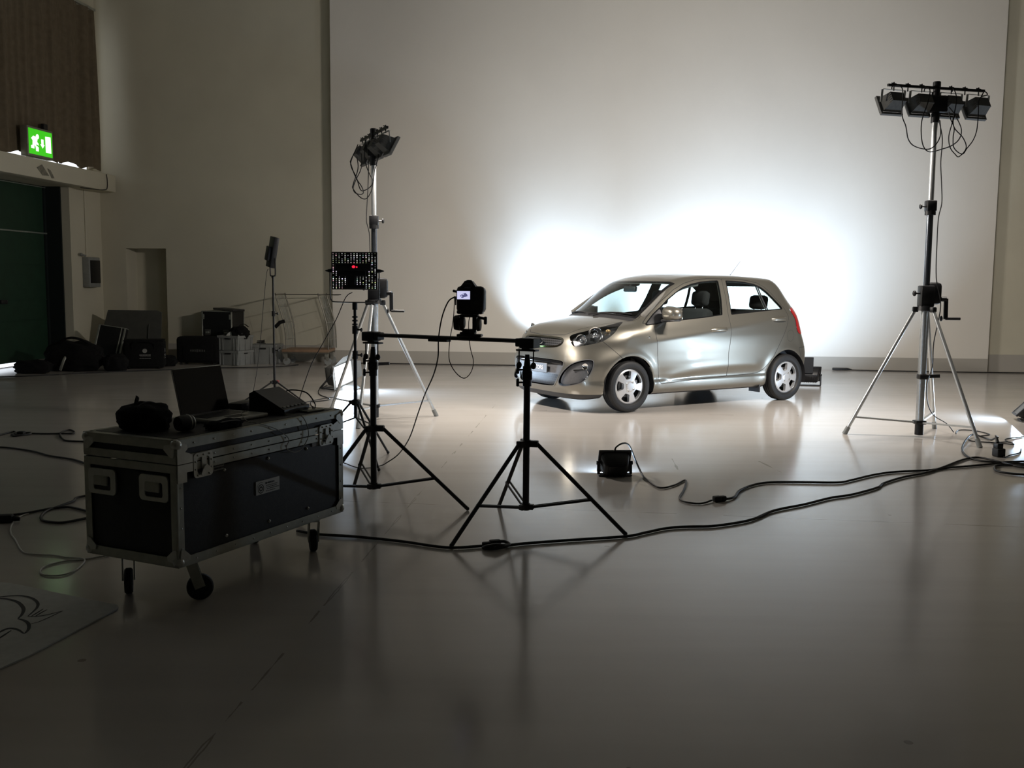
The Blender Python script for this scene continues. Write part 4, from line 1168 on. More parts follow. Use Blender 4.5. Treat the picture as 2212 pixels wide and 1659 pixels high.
# ------------------------------------------------------------------ floor floods
def floor_flood(x, y, az, tilt, power, label, w_=.225, h_=.17, barn=False, color=COOL, spread=178, name='floor_flood', pos_z=.115, lamp=True):
    t = thing(name, label, 'floodlight', (x, y, 0), -az)
    R = Matrix.Translation((0, 0, pos_z)) @ Matrix.Rotation(tilt, 4, 'X')
    q = MB(); q.M = R
    a, b = w_ / 2, h_ / 2
    prof = [(-.10, .62, .42), (-.085, .80, .62), (-.04, .90, .80), (.0, 1., .96), (.02, 1., 1.)]
    vs = []; fs = []
    for (yy, kx, kz) in prof:
        for px, pz in round_rect(2 * a * kx, 2 * b * kz, .03 * kz, 3): vs.append((px, yy, pz))
    n = len(vs) // len(prof)
    for i in range(len(prof) - 1):
        for k in range(n):
            l = (k + 1) % n; fs.append((i * n + k, i * n + l, (i + 1) * n + l, (i + 1) * n + k))
    fs.append(tuple(range(n)))
    q.add(vs, fs)
    for k in range(7):
        q.box((-a * .6 + a * 1.2 * k / 6, -.075, -.01), (.005, .05, b * 1.0))
    q.build('housing', M['black_metal'], t)
    q = MB(); q.M = R
    for c_, s_ in (((0, .022, b), (2 * a + .03, .02, .02)), ((0, .022, -b), (2 * a + .03, .02, .02)), ((a + .005, .022, 0), (.02, .02, 2 * b)), ((-a - .005, .022, 0), (.02, .02, 2 * b))): q.box(c_, s_, .003)
    q.build('front_frame', M['black_metal'], t)
    q = MB(); q.M = R; q.box((0, .026, 0), (2 * a * .94, .004, 2 * b * .94)); q.build('lens_glass', M['glass'], t)
    q = MB()
    for s_ in (-1, 1):
        q.bar((s_ * (a + .014), 0, pos_z), (s_ * (a + .014), -.01, .012), .02, .006)
    q.box((0, -.01, .008), (2 * a + .035, .08, .012), .003)
    q.build('foot_bracket', M['black_metal'], t)
    q = MB()
    for s_ in (-1, 1): q.cyl((s_ * (a + .008), 0, pos_z), (s_ * (a + .028), 0, pos_z), .014, n=12)
    q.build('tilt_knob', M['black_plastic'], t)
    if lamp:
        W_ = Matrix.Translation((x, y, 0)) @ Matrix.Rotation(-az, 4, 'Z') @ R
        area_lamp('flood_lamp', W_ @ Vector((0, .033, 0)), W_.to_3x3() @ Vector((0, 1, 0)), w_ * .86, h_ * .82, power, color, spread)
    return t
FL = {f[0]: f for f in FLOOR_FLOODS}
f = FL['center']; floor_flood(f[1], f[2], f[3], f[4], f[5], 'black floor floodlight seen from behind in front of the car', .205, .165, pos_z=.092)
f = FL['right']; floor_flood(f[1], f[2], f[3], f[4], f[5], 'lit floor floodlight cut by the right edge of the photo, beaming left')
lbl = ['floor floodlight hidden behind the car, under the leftmost wall glow', 'floor floodlight hidden behind the car, under the second wall glow', 'floor floodlight hidden behind the car, under the middle wall glow',
       'floor floodlight hidden behind the car, under the fourth wall glow']
for k, nm in enumerate(('back_a', 'back_b', 'back_c', 'back_d')):
    f = FL[nm]; floor_flood(f[1], f[2], f[3], f[4], f[5], lbl[k], .26, .19, spread=62)
f = FL['back_e']
t = floor_flood(f[1], f[2], f[3], f[4], f[5], 'black floor floodlight with raised barn door behind the rear wheel of the car', .30, .22, pos_z=.15, spread=84)
q = MB(); q.box((-.02, -.13, .29), (.13, .02, .22), .004); q.build('barn_door', M['black_metal'], t)

# lit flood with barn doors at the left, shining towards the car and us
LFP = Vector((-2.17, 12.42, 0)); LFA = Vector((.80, -.55, -.10)).normalized()
lf = thing('barn_door_flood', 'glaring white floor floodlight with barn doors on a bracket, left of the silver stand', 'floodlight', LFP, math.atan2(LFA.y, LFA.x) - PI / 2)
tl = math.asin(LFA.z)
R = Matrix.Translation((0, 0, .20)) @ Matrix.Rotation(tl, 4, 'X') @ Matrix.Rotation(math.radians(14), 4, 'Y')
q = MB(); q.M = R; q.box((0, -.06, 0), (.32, .14, .26), .03)
for k in range(7): q.box((-.13 + .043 * k, -.14, 0), (.006, .05, .2))
q.build('housing', M['lamp_grey'], lf)
q = MB(); q.M = R
for c_, s_ in (((0, .02, .15), (.36, .03, .03)), ((0, .02, -.15), (.36, .03, .03)), ((.165, .02, 0), (.03, .03, .30)), ((-.165, .02, 0), (.03, .03, .30))): q.box(c_, s_, .004)
q.build('front_frame', M['lamp_flange'], lf)
M['flood_lit'] = mat('flood_reflector_lit', (.9, .9, .9), .5, emit=(.92, .96, 1.), estr=9., noise=.02)
q = MB(); q.M = R; q.box((0, .012, 0), (.305, .006, .275)); q.build('lit_lens', M['flood_lit'], lf)
q = MB(); q.M = R
def leaf(a, b, out):   # hinged leaf from edge a-b flaring by vector out
    a, b, o_ = Vector(a), Vector(b), Vector(out); e = (b - a) * .14
    n_ = (b - a).cross(o_).normalized() * .004
    vs = [a, b, b + o_ - e, a + o_ + e]; vs += [v + n_ for v in vs]
    q.add(vs, [(0, 1, 2, 3), (7, 6, 5, 4), (0, 4, 5, 1), (1, 5, 6, 2), (2, 6, 7, 3), (3, 7, 4, 0)])
leaf((-.15, .03, .15), (.15, .03, .15), (0, .13, .13)); q.build('barn_door', M['lamp_flange'], lf)
q = MB(); q.M = R; leaf((.165, .03, -.14), (.165, .03, .14), (.14, .12, 0)); q.build('barn_door', M['lamp_flange'], lf)
q = MB(); q.M = R; leaf((-.165, .03, .14), (-.165, .03, -.14), (-.12, .04, 0)); q.build('barn_door', M['lamp_flange'], lf)
q = MB(); q.M = R; leaf((.15, .03, -.15), (-.15, .03, -.15), (0, .16, -.04)); q.build('barn_door', M['lamp_flange'], lf)
q = MB()
for s_ in (-1, 1):
    q.bar((s_ * .185, 0, .20), (s_ * .185, -.20, .02), .03, .012); q.bar((s_ * .185, -.20, .016), (s_ * .185, .10, .016), .03, .012)
q.bar((-.19, -.20, .016), (.19, -.20, .016), .03, .012)
q.build('foot_bracket', M['black_metal'], lf)
W_ = Matrix.Translation(LFP) @ Matrix.Rotation(math.atan2(LFA.y, LFA.x) - PI / 2, 4, 'Z') @ R
area_lamp('flood_lamp', W_ @ Vector((0, .036, 0)), W_.to_3x3() @ Vector((0, 1, 0)), .28, .24, 26, COOL, 110)

# ------------------------------------------------------------------ LED panels on stands
M['led_white'] = mat('led_dot_white', (.8, .8, .8), .5, emit=(1., .98, .95), estr=2.2)
def led_colors(m):
    nt = m.node_tree; b = nt.nodes['Principled BSDF']
    tc = nt.nodes.new('ShaderNodeTexCoord'); v = nt.nodes.new('ShaderNodeTexVoronoi'); v.inputs['Scale'].default_value = 90
    nt.links.new(tc.outputs['Object'], v.inputs['Vector'])
    sp = nt.nodes.new('ShaderNodeSeparateColor'); nt.links.new(v.outputs['Color'], sp.inputs[0])
    r = nt.nodes.new('ShaderNodeValToRGB'); r.color_ramp.interpolation = 'CONSTANT'
    els = [(0., (1, 1, 1, 1)), (.45, (.75, .9, .35, 1)), (.58, (.35, .75, .60, 1)), (.68, (.95, .55, .62, 1)), (.80, (.80, .72, 1, 1)), (.9, (1, 1, .95, 1))]
    r.color_ramp.elements[0].position = 0; r.color_ramp.elements[0].color = els[0][1]
    r.color_ramp.elements[1].position = els[1][0]; r.color_ramp.elements[1].color = els[1][1]
    for p_, c_ in els[2:]:
        e_ = r.color_ramp.elements.new(p_); e_.color = c_
    nt.links.new(sp.outputs[0], r.inputs['Fac']); nt.links.new(r.outputs['Color'], b.inputs['Emission Color'])
    mr = nt.nodes.new('ShaderNodeMapRange'); mr.inputs['To Min'].default_value = .15; mr.inputs['To Max'].default_value = 1.7
    nt.links.new(sp.outputs[1], mr.inputs['Value']); nt.links.new(mr.outputs[0], b.inputs['Emission Strength'])
led_colors(M['led_white'])
M['led_red'] = mat('indicator_red', (.6, .02, .03), .4, emit=(1., .02, .06), estr=1.0)
def light_stand(t, top, crown, legs, reach, r0=.0125, col=None):
    mt = col or M['black_metal']
    q = MB(); q.cyl((0, 0, crown - .12), (0, 0, crown + .36), r0, n=14); q.build('lower_pole', mt, t)
    q = MB(); q.cyl((0, 0, crown + .36), (0, 0, top), r0 * .78, n=14); q.build('upper_pole', mt, t)
    q = MB(); q.box((0, 0, crown), (.055, .055, .045), .008)
    for a in legs: q.box((.035 * math.cos(a), .035 * math.sin(a), crown), (.03, .03, .03), .004, Matrix.Rotation(a, 3, 'Z'))
    q.build('crown', M['black_plastic'], t)
    for zz in (crown + .36, crown + .36 + (top - crown - .36) * .5):
        q = MB(); q.cyl((0, 0, zz - .03), (0, 0, zz + .03), r0 * 1.5, n=14); q.cyl((0, 0, zz), (.045, -.01, zz), .006); q.ball((.05, -.012, zz), .016, 10, 8, (.6, 1, 1)); q.build('clamp', M['black_plastic'], t)
    for a in legs:
        u = Vector((math.cos(a), math.sin(a), 0))
        q = MB(); q.cyl(u * .035 + Vector((0, 0, crown)), u * reach + Vector((0, 0, .012)), .009, n=10)
        q.cyl(u * .01 + Vector((0, 0, crown - .12)), u * (reach * .42) + Vector((0, 0, crown * .6)), .006, n=8); q.ball(u * reach + Vector((0, 0, .013)), .013, 10, 6)
        q.build('leg', mt, t)

lp = thing('led_panel_stand', 'black stand carrying the LED panel, right behind the flight case', 'light stand', (-1.185, 7.36, 0), 0)
light_stand(lp, 1.20, .46, [math.radians(a) for a in (62, 182, 302)], .42, .014)
q = MB()
for k in range(4): q.cyl((0, 0, 1.10 - .028 * k), (0, 0, 1.112 - .028 * k), .021, n=14)
q.cyl((0, 0, 1.16), (0, 0, 1.215), .019, n=12); q.build('spigot', M['black_plastic'], lp)
# panel (top-level: it can be lifted off its stand)
pa = thing('video_light', 'square black LED panel seen from behind with glowing coloured dots', 'light panel', (-1.185, 7.36, 1.215), math.radians(-3))
q = MB(); q.box((0, 0, .235), (.345, .030, .280), .005); q.build('housing', M['black_plastic'], pa)
q = MB()
q.tube(smooth_path([(-.185, 0, .235), (-.185, 0, .05), (-.175, 0, .015), (-.15, 0, .003), (0, 0, 0), (.15, 0, .003), (.175, 0, .015), (.185, 0, .05), (.185, 0, .235)], 4), (.005, .012), 8, flat=(0, 0, 1) if False else (1, 0, 0))
q.build('yoke', M['black_metal'], pa)
for s_ in (-1, 1):
    q = MB(); q.cyl((s_ * .172, 0, .235), (s_ * .20, 0, .235), .016, .012, 12); q.cyl((s_ * .20, 0, .235), (s_ * .222, 0, .235), .010, .003, 10); q.build('tilt_knob', M['black_plastic'], pa)
q = MB(); q.box((-.005, -.024, .262), (.27, .022, .055), .006); q.box((-.01, -.022, .215), (.20, .020, .04), .005); q.box((-.02, -.022, .165), (.062, .02, .075), .004); q.box((0, -.022, .118), (.175, .02, .028), .004); q.build('control_unit', M['black_plastic'], pa)
q = MB(); q.ball((0, -.036, .265), .013, 12, 8, (1., .3, .8)); q.ball((.024, -.036, .263), .006, 10, 6, (1., .3, 1.)); q.build('indicator', M['led_red'], pa)
q = MB(); rnd = random.Random(5)
for i in range(15):
    for j in range(20):
        x = -.158 + .3160 * i / 14; z = .108 + .255 * j / 19
        if -.145 < x < .135 and .232 < z < .292: continue
        if -.115 < x < .095 and .195 < z < .24: continue
        if -.055 < x < .015 and .125 < z < .205: continue
        if -.09 < x < .09 and .102 < z < .134: continue
        if rnd.random() < .10: continue
        r = rnd.choice((.0018, .0024, .0030, .0042))
        q.cyl((x, -.0148, z), (x, -.0162, z), r, n=8)
q.build('led_dots', M['led_white'], pa)
q = MB(); q.box((0, .016, .235), (.315, .004, .25)); M['led_face'] = mat('led_front', (.7, .7, .7), .4, emit=(.95, .97, 1.), estr=5., noise=.02); q.build('led_face', M['led_face'], pa)
cable('panel_cable', [(-1.20, 7.34, 1.29), (-1.247, 7.32, 1.25), (-1.327, 7.36, 1.085), (-1.466, 7.5, .878), (-1.56, 7.5, .70), (-1.66, 7.4, .35), (-1.70, 7.2, .08), (-1.72, 7.0, .006)], .0035, M['cable'], 'thin black cable hanging from the dotted LED panel')

ls = thing('led_light_stand', 'slim black light stand in front of the grey crates', 'light stand', (-2.69, 11.02, 0), 0)
light_stand(ls, 1.42, .23, [math.radians(a) for a in (-20, 100, 215)], .40, .0135)
q = MB(); q.box((.035, 0, .235), (.03, .03, .03), .004); q.build('brake_tab', M['red_plastic'], ls)
pb_ = thing('video_light', 'small black LED light head turned edge-on on the slim stand', 'light panel', (-2.69, 11.02, 1.42), math.radians(-62))
q = MB(); q.M = Matrix.Translation((0, 0, .27)) @ Matrix.Rotation(math.radians(7), 4, 'Y') @ Matrix.Rotation(math.radians(-8), 4, 'X')
q.box((0, 0, 0), (.20, .055, .34), .006); q.box((.0, -.045, -.02), (.12, .04, .16), .008); q.build('housing', M['black_plastic'], pb_)
q = MB(); q.M = Matrix.Translation((0, 0, .27)) @ Matrix.Rotation(math.radians(7), 4, 'Y') @ Matrix.Rotation(math.radians(-8), 4, 'X')
for j in range(16):
    q.box((-.101, .010, -.15 + .30 * j / 15), (.003, .02, .010))
q.build('led_dots', M['led_white'], pb_)
q = MB(); q.tube([(-.11, 0, .20), (-.11, 0, .03), (-.10, 0, .008), (0, 0, .004), (.10, 0, .008), (.11, 0, .03), (.11, 0, .20)], .008, 8); q.cyl((0, 0, -.02), (0, 0, .01), .016); q.build('yoke', M['black_metal'], pb_)
cable('head_cable', [(-2.73, 10.98, 1.50), (-2.742, 10.95, 1.45), (-2.777, 10.92, 1.098), (-2.81, 10.9, .717), (-2.86, 10.9, .35), (-2.94, 10.95, .03), (-3.05, 11.3, .006)], .003, M['cable'], 'thin black cable falling from the small LED light head')
# ------------------------------------------------------------------ camera rail on two stands
def rail_stand(name, label, pos, legs, top, crown, reach, hub):
    t = thing(name, label, 'light stand', (pos[0], pos[1], 0), 0)
    q = MB(); q.cyl((0, 0, hub - .015), (0, 0, crown + .42), .0185, n=18); q.build('lower_pole', M['black_metal'], t)
    q = MB(); q.cyl((0, 0, crown + .36), (0, 0, top - .045), .0155, n=16); q.cyl((0, 0, top - .10), (0, 0, top - .03), .020, .012, 14); q.build('upper_pole', M['black_metal'], t)
    q = MB(); q.cyl((0, 0, crown + .32), (0, 0, crown + .43), .0245, n=16); q.box((0, 0, crown + .38), (.055, .05, .05), .006)
    q.build('clamp', M['black_plastic'], t)
    for dz in (.34, .41):
        q = MB(); q.cyl((0, 0, crown + dz), (-.045, -.004, crown + dz), .005); q.box((-.052, -.004, crown + dz), (.016, .014, .045), .004); q.build('wing_knob', M['black_plastic'], t)
    q = MB(); q.cyl((0, 0, crown - .02), (0, 0, crown + .02), .024, n=16)
    for a in legs: q.box((.040 * math.cos(a), .040 * math.sin(a), crown), (.055, .034, .036), .004, Matrix.Rotation(a, 3, 'Z'))
    q.build('crown', M['black_plastic'], t)
    q = MB(); q.cyl((0, 0, hub - .018), (0, 0, hub + .02), .024, n=16)
    for a in legs: q.box((.030 * math.cos(a), .030 * math.sin(a), hub), (.03, .03, .03), .003, Matrix.Rotation(a, 3, 'Z'))
    q.build('hub', M['black_plastic'], t)
    for a in legs:
        u = Vector((math.cos(a), math.sin(a), 0)); v = Vector((-math.sin(a), math.cos(a), 0))
        A, B = u * .06 + Vector((0, 0, crown)), u * reach + Vector((0, 0, .012))
        q = MB(); q.cyl(A, B, .0115, n=12); q.ball(B + Vector((0, 0, .001)), .0125, 10, 6)
        lg = q.build('leg', M['black_metal'], t)
        C = A.lerp(B, .62)
        for s_ in (-1, 1):
            q = MB(); q.bar(u * .03 + v * s_ * .013 + Vector((0, 0, hub)), C + v * s_ * .013, .005, .014); q.build('spreader', M['black_metal'], t)
    return t
a3 = lambda a: [math.radians(a), math.radians(a + 120), math.radians(a + 240)]
rail_stand('rail_stand', 'near black tripod stand holding the right end of the camera rail', (.083, 5.364), a3(-14), 1.010, .485, .560, .128)
rail_stand('rail_stand', 'black tripod stand behind the flight case holding the left end of the rail', (-.84, 5.885), a3(-9), 1.010, .485, .585, .128)
RA, RB = Vector((-.84, 5.885, 1.035)), Vector((.083, 5.364, 1.035))
rd = (RB - RA).normalized(); ryaw = math.atan2(rd.y, rd.x)
rl = thing('camera_rail', 'long black slider rail spanning the two tripod stands', 'camera slider', ((RA + RB) / 2)[:], ryaw)
hl_ = (RB - RA).length / 2
q = MB()
for dy in (-.020, .020):
    q.cyl((-hl_ - .02, dy, .018), (hl_ + .03, dy, .018), .0095, n=12)
q.box((0, 0, .014), (2 * hl_, .028, .016), .002); q.build('rail_tubes', M['black_metal'], rl)
for s_, nm in ((-1, 0), (1, 1)):
    q = MB(); q.box((s_ * (hl_ + .012), 0, .008), (.085, .085, .055), .005); q.box((s_ * (hl_ - .035), 0, .010), (.05, .07, .045), .004)
    q.build('end_block', M['black_plastic'], rl)
    q = MB(); q.box((s_ * hl_, 0, -.032), (.12, .05, .010), .002); q.box((s_ * hl_, 0, -.022), (.05, .05, .02), .003); q.build('mount_plate', M['black_metal'], rl)
    for dx in (-.045, .045):
        q = MB(); q.cyl((s_ * hl_ + dx, -.012, -.115), (s_ * hl_ + dx, -.012, -.025), .004, n=8); q.ball((s_ * hl_ + dx, -.012, -.115), .016, 12, 8, (1, 1, 1.2)); q.build('lock_screw', M['black_plastic'], rl)
q = MB(); q.box((hl_ + .056, 0, .008), (.004, .075, .05), .001); q.build('end_plate', M['grey_plastic'], rl)
q = MB(); q.box((-.05, 0, .002), (.13, .05, .016), .003); q.build('rail_joint', M['black_plastic'], rl)
# head and camera at 65 percent of the rail
HPOS = RA.lerp(RB, .648)
hd = thing('tripod_head', 'black two-knob tripod head sitting on the camera rail', 'tripod head', (HPOS.x, HPOS.y, 1.063), math.radians(-8))
q = MB(); q.box((0, 0, .009), (.140, .075, .016), .004); q.box((-.01, 0, .022), (.085, .07, .014), .004); q.build('base_plate', M['black_plastic'], hd)
q = MB(); q.cyl((-.003, 0, .026), (-.003, 0, .045), .042, .038, 24); q.box((-.044, 0, .077), (.022, .045, .085), .008); q.box((.028, 0, .077), (.022, .045, .085), .008); q.build('tilt_frame', M['black_metal'], hd)
q = MB(); q.cyl((-.058, 0, .080), (-.088, 0, .080), .046, .040, 22); q.build('tilt_knob', M['black_plastic'], hd)
q = MB(); q.cyl((.044, 0, .072), (.062, 0, .072), .040, .036, 22); q.build('tilt_knob', M['lamp_grey'], hd)
q = MB(); q.cyl((-.056, 0, .08), (-.030, 0, .08), .030, n=20); q.build('grip_ring', M['lamp_grey'], hd)
q = MB(); q.box((-.003, 0, .120), (.105, .06, .016), .004); q.cyl((.05, -.01, .112), (.088, -.015, .105), .008); q.box((.092, -.015, .095), (.018, .02, .045), .006); q.build('quick_release', M['black_plastic'], hd)

cm = thing('photo_camera', 'black DSLR camera on the rail showing the car on its lit screen', 'camera', (HPOS.x, HPOS.y, 1.192), math.radians(-10))
q = MB()
q.box((.004, 0, .083), (.160, .055, .150), .022); q.box((.058, .02, .080), (.052, .085, .142), .02); q.box((.0, .01, .012), (.150, .06, .024), .01)
q.add([(-.050, -.026, .155), (.038, -.026, .155), (.038, .032, .155), (-.050, .032, .155), (-.026, -.018, .188), (.014, -.018, .188), (.014, .026, .186), (-.026, .026, .186)], [(0, 1, 2, 3), (4, 5, 6, 7), (0, 1, 5, 4), (1, 2, 6, 5), (2, 3, 7, 6), (3, 0, 4, 7)])
q.build('camera_body', M['black_plastic'], cm, 50)
q = MB(); q.box((-.006, -.034, .160), (.042, .022, .026), .008); q.ball((-.006, .0, .186), .020, 14, 8, (1., 1., .35)); q.build('viewfinder', M['black_rubber'], cm)
q = MB(); q.cyl((-.006, .03, .085), (-.006, .105, .085), .040, .043, 28); q.cyl((-.006, .105, .085), (-.006, .150, .085), .044, .048, 28); q.build('lens', M['black_plastic'], cm)
q = MB(); q.box((-.084, 0, .128), (.032, .012, .014), .003, Euler((0, .2, 0))); q.box((-.083, 0, .075), (.006, .014, .05), .002); q.build('side_port', M['black_plastic'], cm)
M['lcd'] = mat('lcd_lit', (.3, .3, .4), .3, emit=(.60, .60, .86), estr=1.0, noise=.02)
q = MB(); q.box((-.030, -.0285, .107), (.084, .004, .056), .002); q.build('screen_frame', M['gloss_black'], cm)
q = MB(); q.box((-.030, -.0310, .107), (.074, .003, .046)); sc_ = q.build('screen', M['lcd'], cm); sc_['label'] = 'lit camera screen with small car picture'
q = MB()
carp = [(-.022, -.006), (-.020, .000), (-.012, .004), (-.004, .010), (.010, .012), (.018, .006), (.021, -.002), (.019, -.008), (.014, -.006), (.010, -.010), (.004, -.010), (-.002, -.013), (-.008, -.015), (-.014, -.014), (-.016, -.010)]
q.prism([(a, b) for a, b in carp], .0008, (-.028, -.0325, .107), (1, 0, 0), (0, 0, 1)); M['lcd_car'] = mat('lcd_car', (.02, .02, .05), .3, emit=(.09, .09, .20), estr=1., noise=.02)
q.build('car_picture', M['lcd_car'], sc_)
q = MB(); q.prism([(-.010, .003), (-.003, .0085), (.002, .009), (-.001, .002)], .0004, (-.028, -.0333, .107), (1, 0, 0), (0, 0, 1)); q.prism([(-.018, -.004), (-.012, -.001), (-.008, -.006), (-.012, -.010)], .0004, (-.028, -.0333, .107), (1, 0, 0), (0, 0, 1)); q.build('picture_highlight', M['lcd'], sc_)
q = MB(); q.ball((.045, -.029, .06), .017, 16, 8, (1, .25, 1)); q.box((.0, -.029, .070), (.10, .003, .004)); q.build('control_dial', M['black_rubber'], cm)
sp = [(-.327,5.520,1.293),(-.330,5.500,1.20),(-.338,5.47,1.12),(-.350,5.46,1.046),(-.353,5.46,.942),(-.319,5.46,.871),(-.270,5.46,.836),(-.232,5.46,.868),(-.217,5.46,.930),(-.233,5.47,.995),(-.243,5.485,1.06),(-.246,5.50,1.15),(-.235,5.52,1.195)]
q = MB(); q.tube(smooth_path([(Matrix.Rotation(math.radians(10), 4, 'Z') @ (Vector(p_) - Vector(cm.location))) for p_ in sp], 6), (.0022, .0125), 8, flat=(1, .2, 0)); q.build('neck_strap', M['black_cloth'], cm, 180)
cable('camera_cable', [(-.330,5.530,1.287),(-.362,5.500,1.262),(-.396,5.500,1.176),(-.418,5.530,1.056),(-.424,5.57,.946),(-.460,5.70,.831),(-.531,5.95,.692),(-.606,6.30,.531),(-.706,6.70,.299),(-.815,7.0,.132),(-.919,7.13,.042),(-.98,7.18,.007),(-1.10,7.08,.007),(-1.26,7.28,.007),(-1.51,7.7,.007)], .0042, M['cable'], 'thin black cable drooping from the camera on the rail to the floor')

# ------------------------------------------------------------------ flight case
CX, CYY, CA = -1.3573, 3.9058, 1.1231
LX, WY, ZB, ZT = 1.1426, .5247, .2, .7208
fc = thing('flight_case', 'black flight case on castors with metal edges in the left foreground', 'flight case', (CX, CYY, 0), CA)
# local: x along the long side (0..LX), y into the case (0..WY)
q = MB()
q.box((LX / 2, WY / 2, .395), (LX - .016, WY - .016, .37), .002); q.build('lower_body', M['case_board'], fc)
q = MB(); q.box((LX / 2, WY / 2, .669), (LX - .016, WY - .016, .085), .002); lid = q.build('lid', M['case_board'], fc)
for (z0, z1, par) in ((.212, .60, None), (.632, .70, lid)):
    for (x, y) in ((0, 0), (LX, 0), (0, WY), (LX, WY)):
        q = MB(); sx = 1 if x == 0 else -1; sy = 1 if y == 0 else -1
        q.box((x + sx * .017, y + sy * .0015, (z0 + z1) / 2), (.036, .004, z1 - z0)); q.box((x + sx * .0015, y + sy * .017, (z0 + z1) / 2), (.004, .036, z1 - z0)); q.cyl((x + sx * .005, y + sy * .005, z0), (x + sx * .005, y + sy * .005, z1), .0065, n=10)
        q.build('corner_rail', M['case_rail'], par or fc)
for z, h, par in ((.213, .040, fc), (.702, .038, lid), (.602, .034, fc), (.640, .034, lid)):
    for y in (0, WY):
        q = MB(); q.box((LX / 2, y + (.0015 if y == 0 else -.0015), z), (LX, .005, h), .001)
        if z in (.213, .702): q.box((LX / 2, y + (.017 if y == 0 else -.017), z + (.0185 if z > .5 else -.0185)), (LX, .036, .004))
        q.build('edge_rail', M['case_rail'], par)
    for x in (0, LX):
        q = MB(); q.box((x + (.0015 if x == 0 else -.0015), WY / 2, z), (.005, WY, h), .001)
        if z in (.213, .702): q.box((x + (.017 if x == 0 else -.017), WY / 2, z + (.0185 if z > .5 else -.0185)), (.036, WY, .004))
        q.build('edge_rail', M['case_rail'], par)
q = MB(); q.box((LX / 2, WY / 2, .7225), (LX - .07, WY - .07, .003)); q.build('lid_top', M['case_board'], lid)
for x in (0, LX):
    for y in (0, WY):
        for z, par in ((.205, fc), (.712, lid)):
            q = MB(); sx = 1 if x == 0 else -1; sy = 1 if y == 0 else -1; sz = 1 if z < .5 else -1
            q.ball((x + sx * .012, y + sy * .012, z + sz * .010), .0235, 16, 12)
            for pl_ in ((.040, .0, .0), (.0, .040, .0), (.0, .0, .036)):
                pass
            q.prism([(.0, .0), (.058, .012), (.062, .030), (.030, .058), (.010, .062)], .004, (x, y - sy * .003 if sy > 0 else y + .003, z), (sx, 0, 0), (0, 0, sz))
            q.prism([(.0, .0), (.058, .012), (.062, .030), (.030, .058), (.010, .062)], .004, (x - sx * .003, y, z), (0, sy, 0), (0, 0, sz))
            q.build('ball_corner', M['case_hard'], par, 50)
def butterfly(x, z):
    q = MB()
    outer = round_rect(.112, .104, .018, 4); inner = round_rect(.072, .066, .012, 4); n = len(outer)
    vs = [(x + a, -.006, z + b) for a, b in outer] + [(x + a, -.006, z + b) for a, b in inner] + [(x + a, .002, z + b) for a, b in outer] + [(x + a, .001, z + b) for a, b in inner]
    q.add(vs, [f_ for k in range(n) for l in [(k + 1) % n] for f_ in ((k, l, n + l, n + k), (k, 2 * n + k, 2 * n + l, l), (n + k, n + l, 3 * n + l, 3 * n + k))])
    for k in range(10):
        t = 2 * PI * k / 10 + .3; q.ball((x + .046 * math.copysign(min(1, abs(1.25 * math.cos(t))), math.cos(t)), -.007, z + .042 * math.copysign(min(1, abs(1.25 * math.sin(t))), math.sin(t))), .0042, 8, 5)
    o = q.build('latch_dish', M['case_hard'], fc, 40)
    q = MB(); q.box((x, .001, z), (.070, .003, .064)); q.build('dish_bottom', M['black_metal'], o)
    q = MB(); q.box((x + .004, -.004, z + .012), (.030, .008, .045), .002); q.cyl((x + .004, -.018, z - .012), (x + .004, .0, z - .012), .010, n=14)
    q.prism([(-.028, -.030), (-.020, -.036), (.028, -.020), (.030, -.010), (.006, .010), (-.010, .002)], .004, (x + .004, -.013, z - .008), (1, 0, 0), (0, 0, 1))
    q.build('butterfly_latch', M['case_hard'], o)
butterfly(.147, .603); butterfly(1.0, .612)
def end_handle(y):
    q = MB(); z = .517
    outer = round_rect(.160, .110, .020, 4); inner = round_rect(.098, .062, .010, 4); n = len(outer)
    vs = [(-.006, y + a, z + b) for a, b in outer] + [(-.006, y + a, z + b - .006) for a, b in inner] + [(.002, y + a, z + b) for a, b in outer] + [(.001, y + a, z + b - .006) for a, b in inner]
    q.add(vs, [f_ for k in range(n) for l in [(k + 1) % n] for f_ in ((k, l, n + l, n + k), (k, 2 * n + k, 2 * n + l, l), (n + k, n + l, 3 * n + l, 3 * n + k))])
    o = q.build('handle_dish', M['case_hard'], fc, 40)
    q = MB(); q.box((.001, y, z - .006), (.003, .098, .062)); q.build('dish_bottom', M['black_metal'], o)
    q = MB(); q.box((-.006, y + .005, z + .004), (.012, .080, .042), .005); q.build('drop_handle', M['case_rail'], o)
end_handle(.417); end_handle(.123)
# rivets, bolts, plates, labels
k_ = 0
for (x, z) in ((.285, .555), (.573, .560), (.854, .563), (.860, .268), (.574, .266), (.289, .264)):
    q = MB(); q.ball((x, -.001 + .008, z), .0085, 10, 6, (1, .8, 1)); q.build('bolt', M['rivet'], fc)
for i in range(9):
    for z, par in ((.213, fc), (.702, lid), (.602, fc), (.640, lid)):
        if z == .602 and i in (0, 8): continue
        q = MB(); q.ball((.10 + .118 * i, -.002, z), .0042, 8, 5, (1, .7, 1)); q.build('rivet', M['rivet'], par)
for i in range(4):
    for x in (.018, LX - .018):
        q = MB(); q.ball((x, -.002, .27 + .085 * i), .0042, 8, 5, (1, .7, 1)); q.build('rivet', M['rivet'], fc)
for x in (.0, LX):
    sx = 1 if x == 0 else -1
    q = MB(); q.prism([(0, .545), (.05, .545), (.05, .585), (.085, .585), (.085, .62), (0, .62)], .003, (x, -.0045, 0), (sx, 0, 0), (0, 0, 1)); q.prism([(0, .623), (.085, .623), (.085, .655), (.045, .67), (0, .685)], .003, (x, -.0045, 0), (sx, 0, 0), (0, 0, 1)); q.build('corner_brace', M['case_hard'], fc)
q = MB()
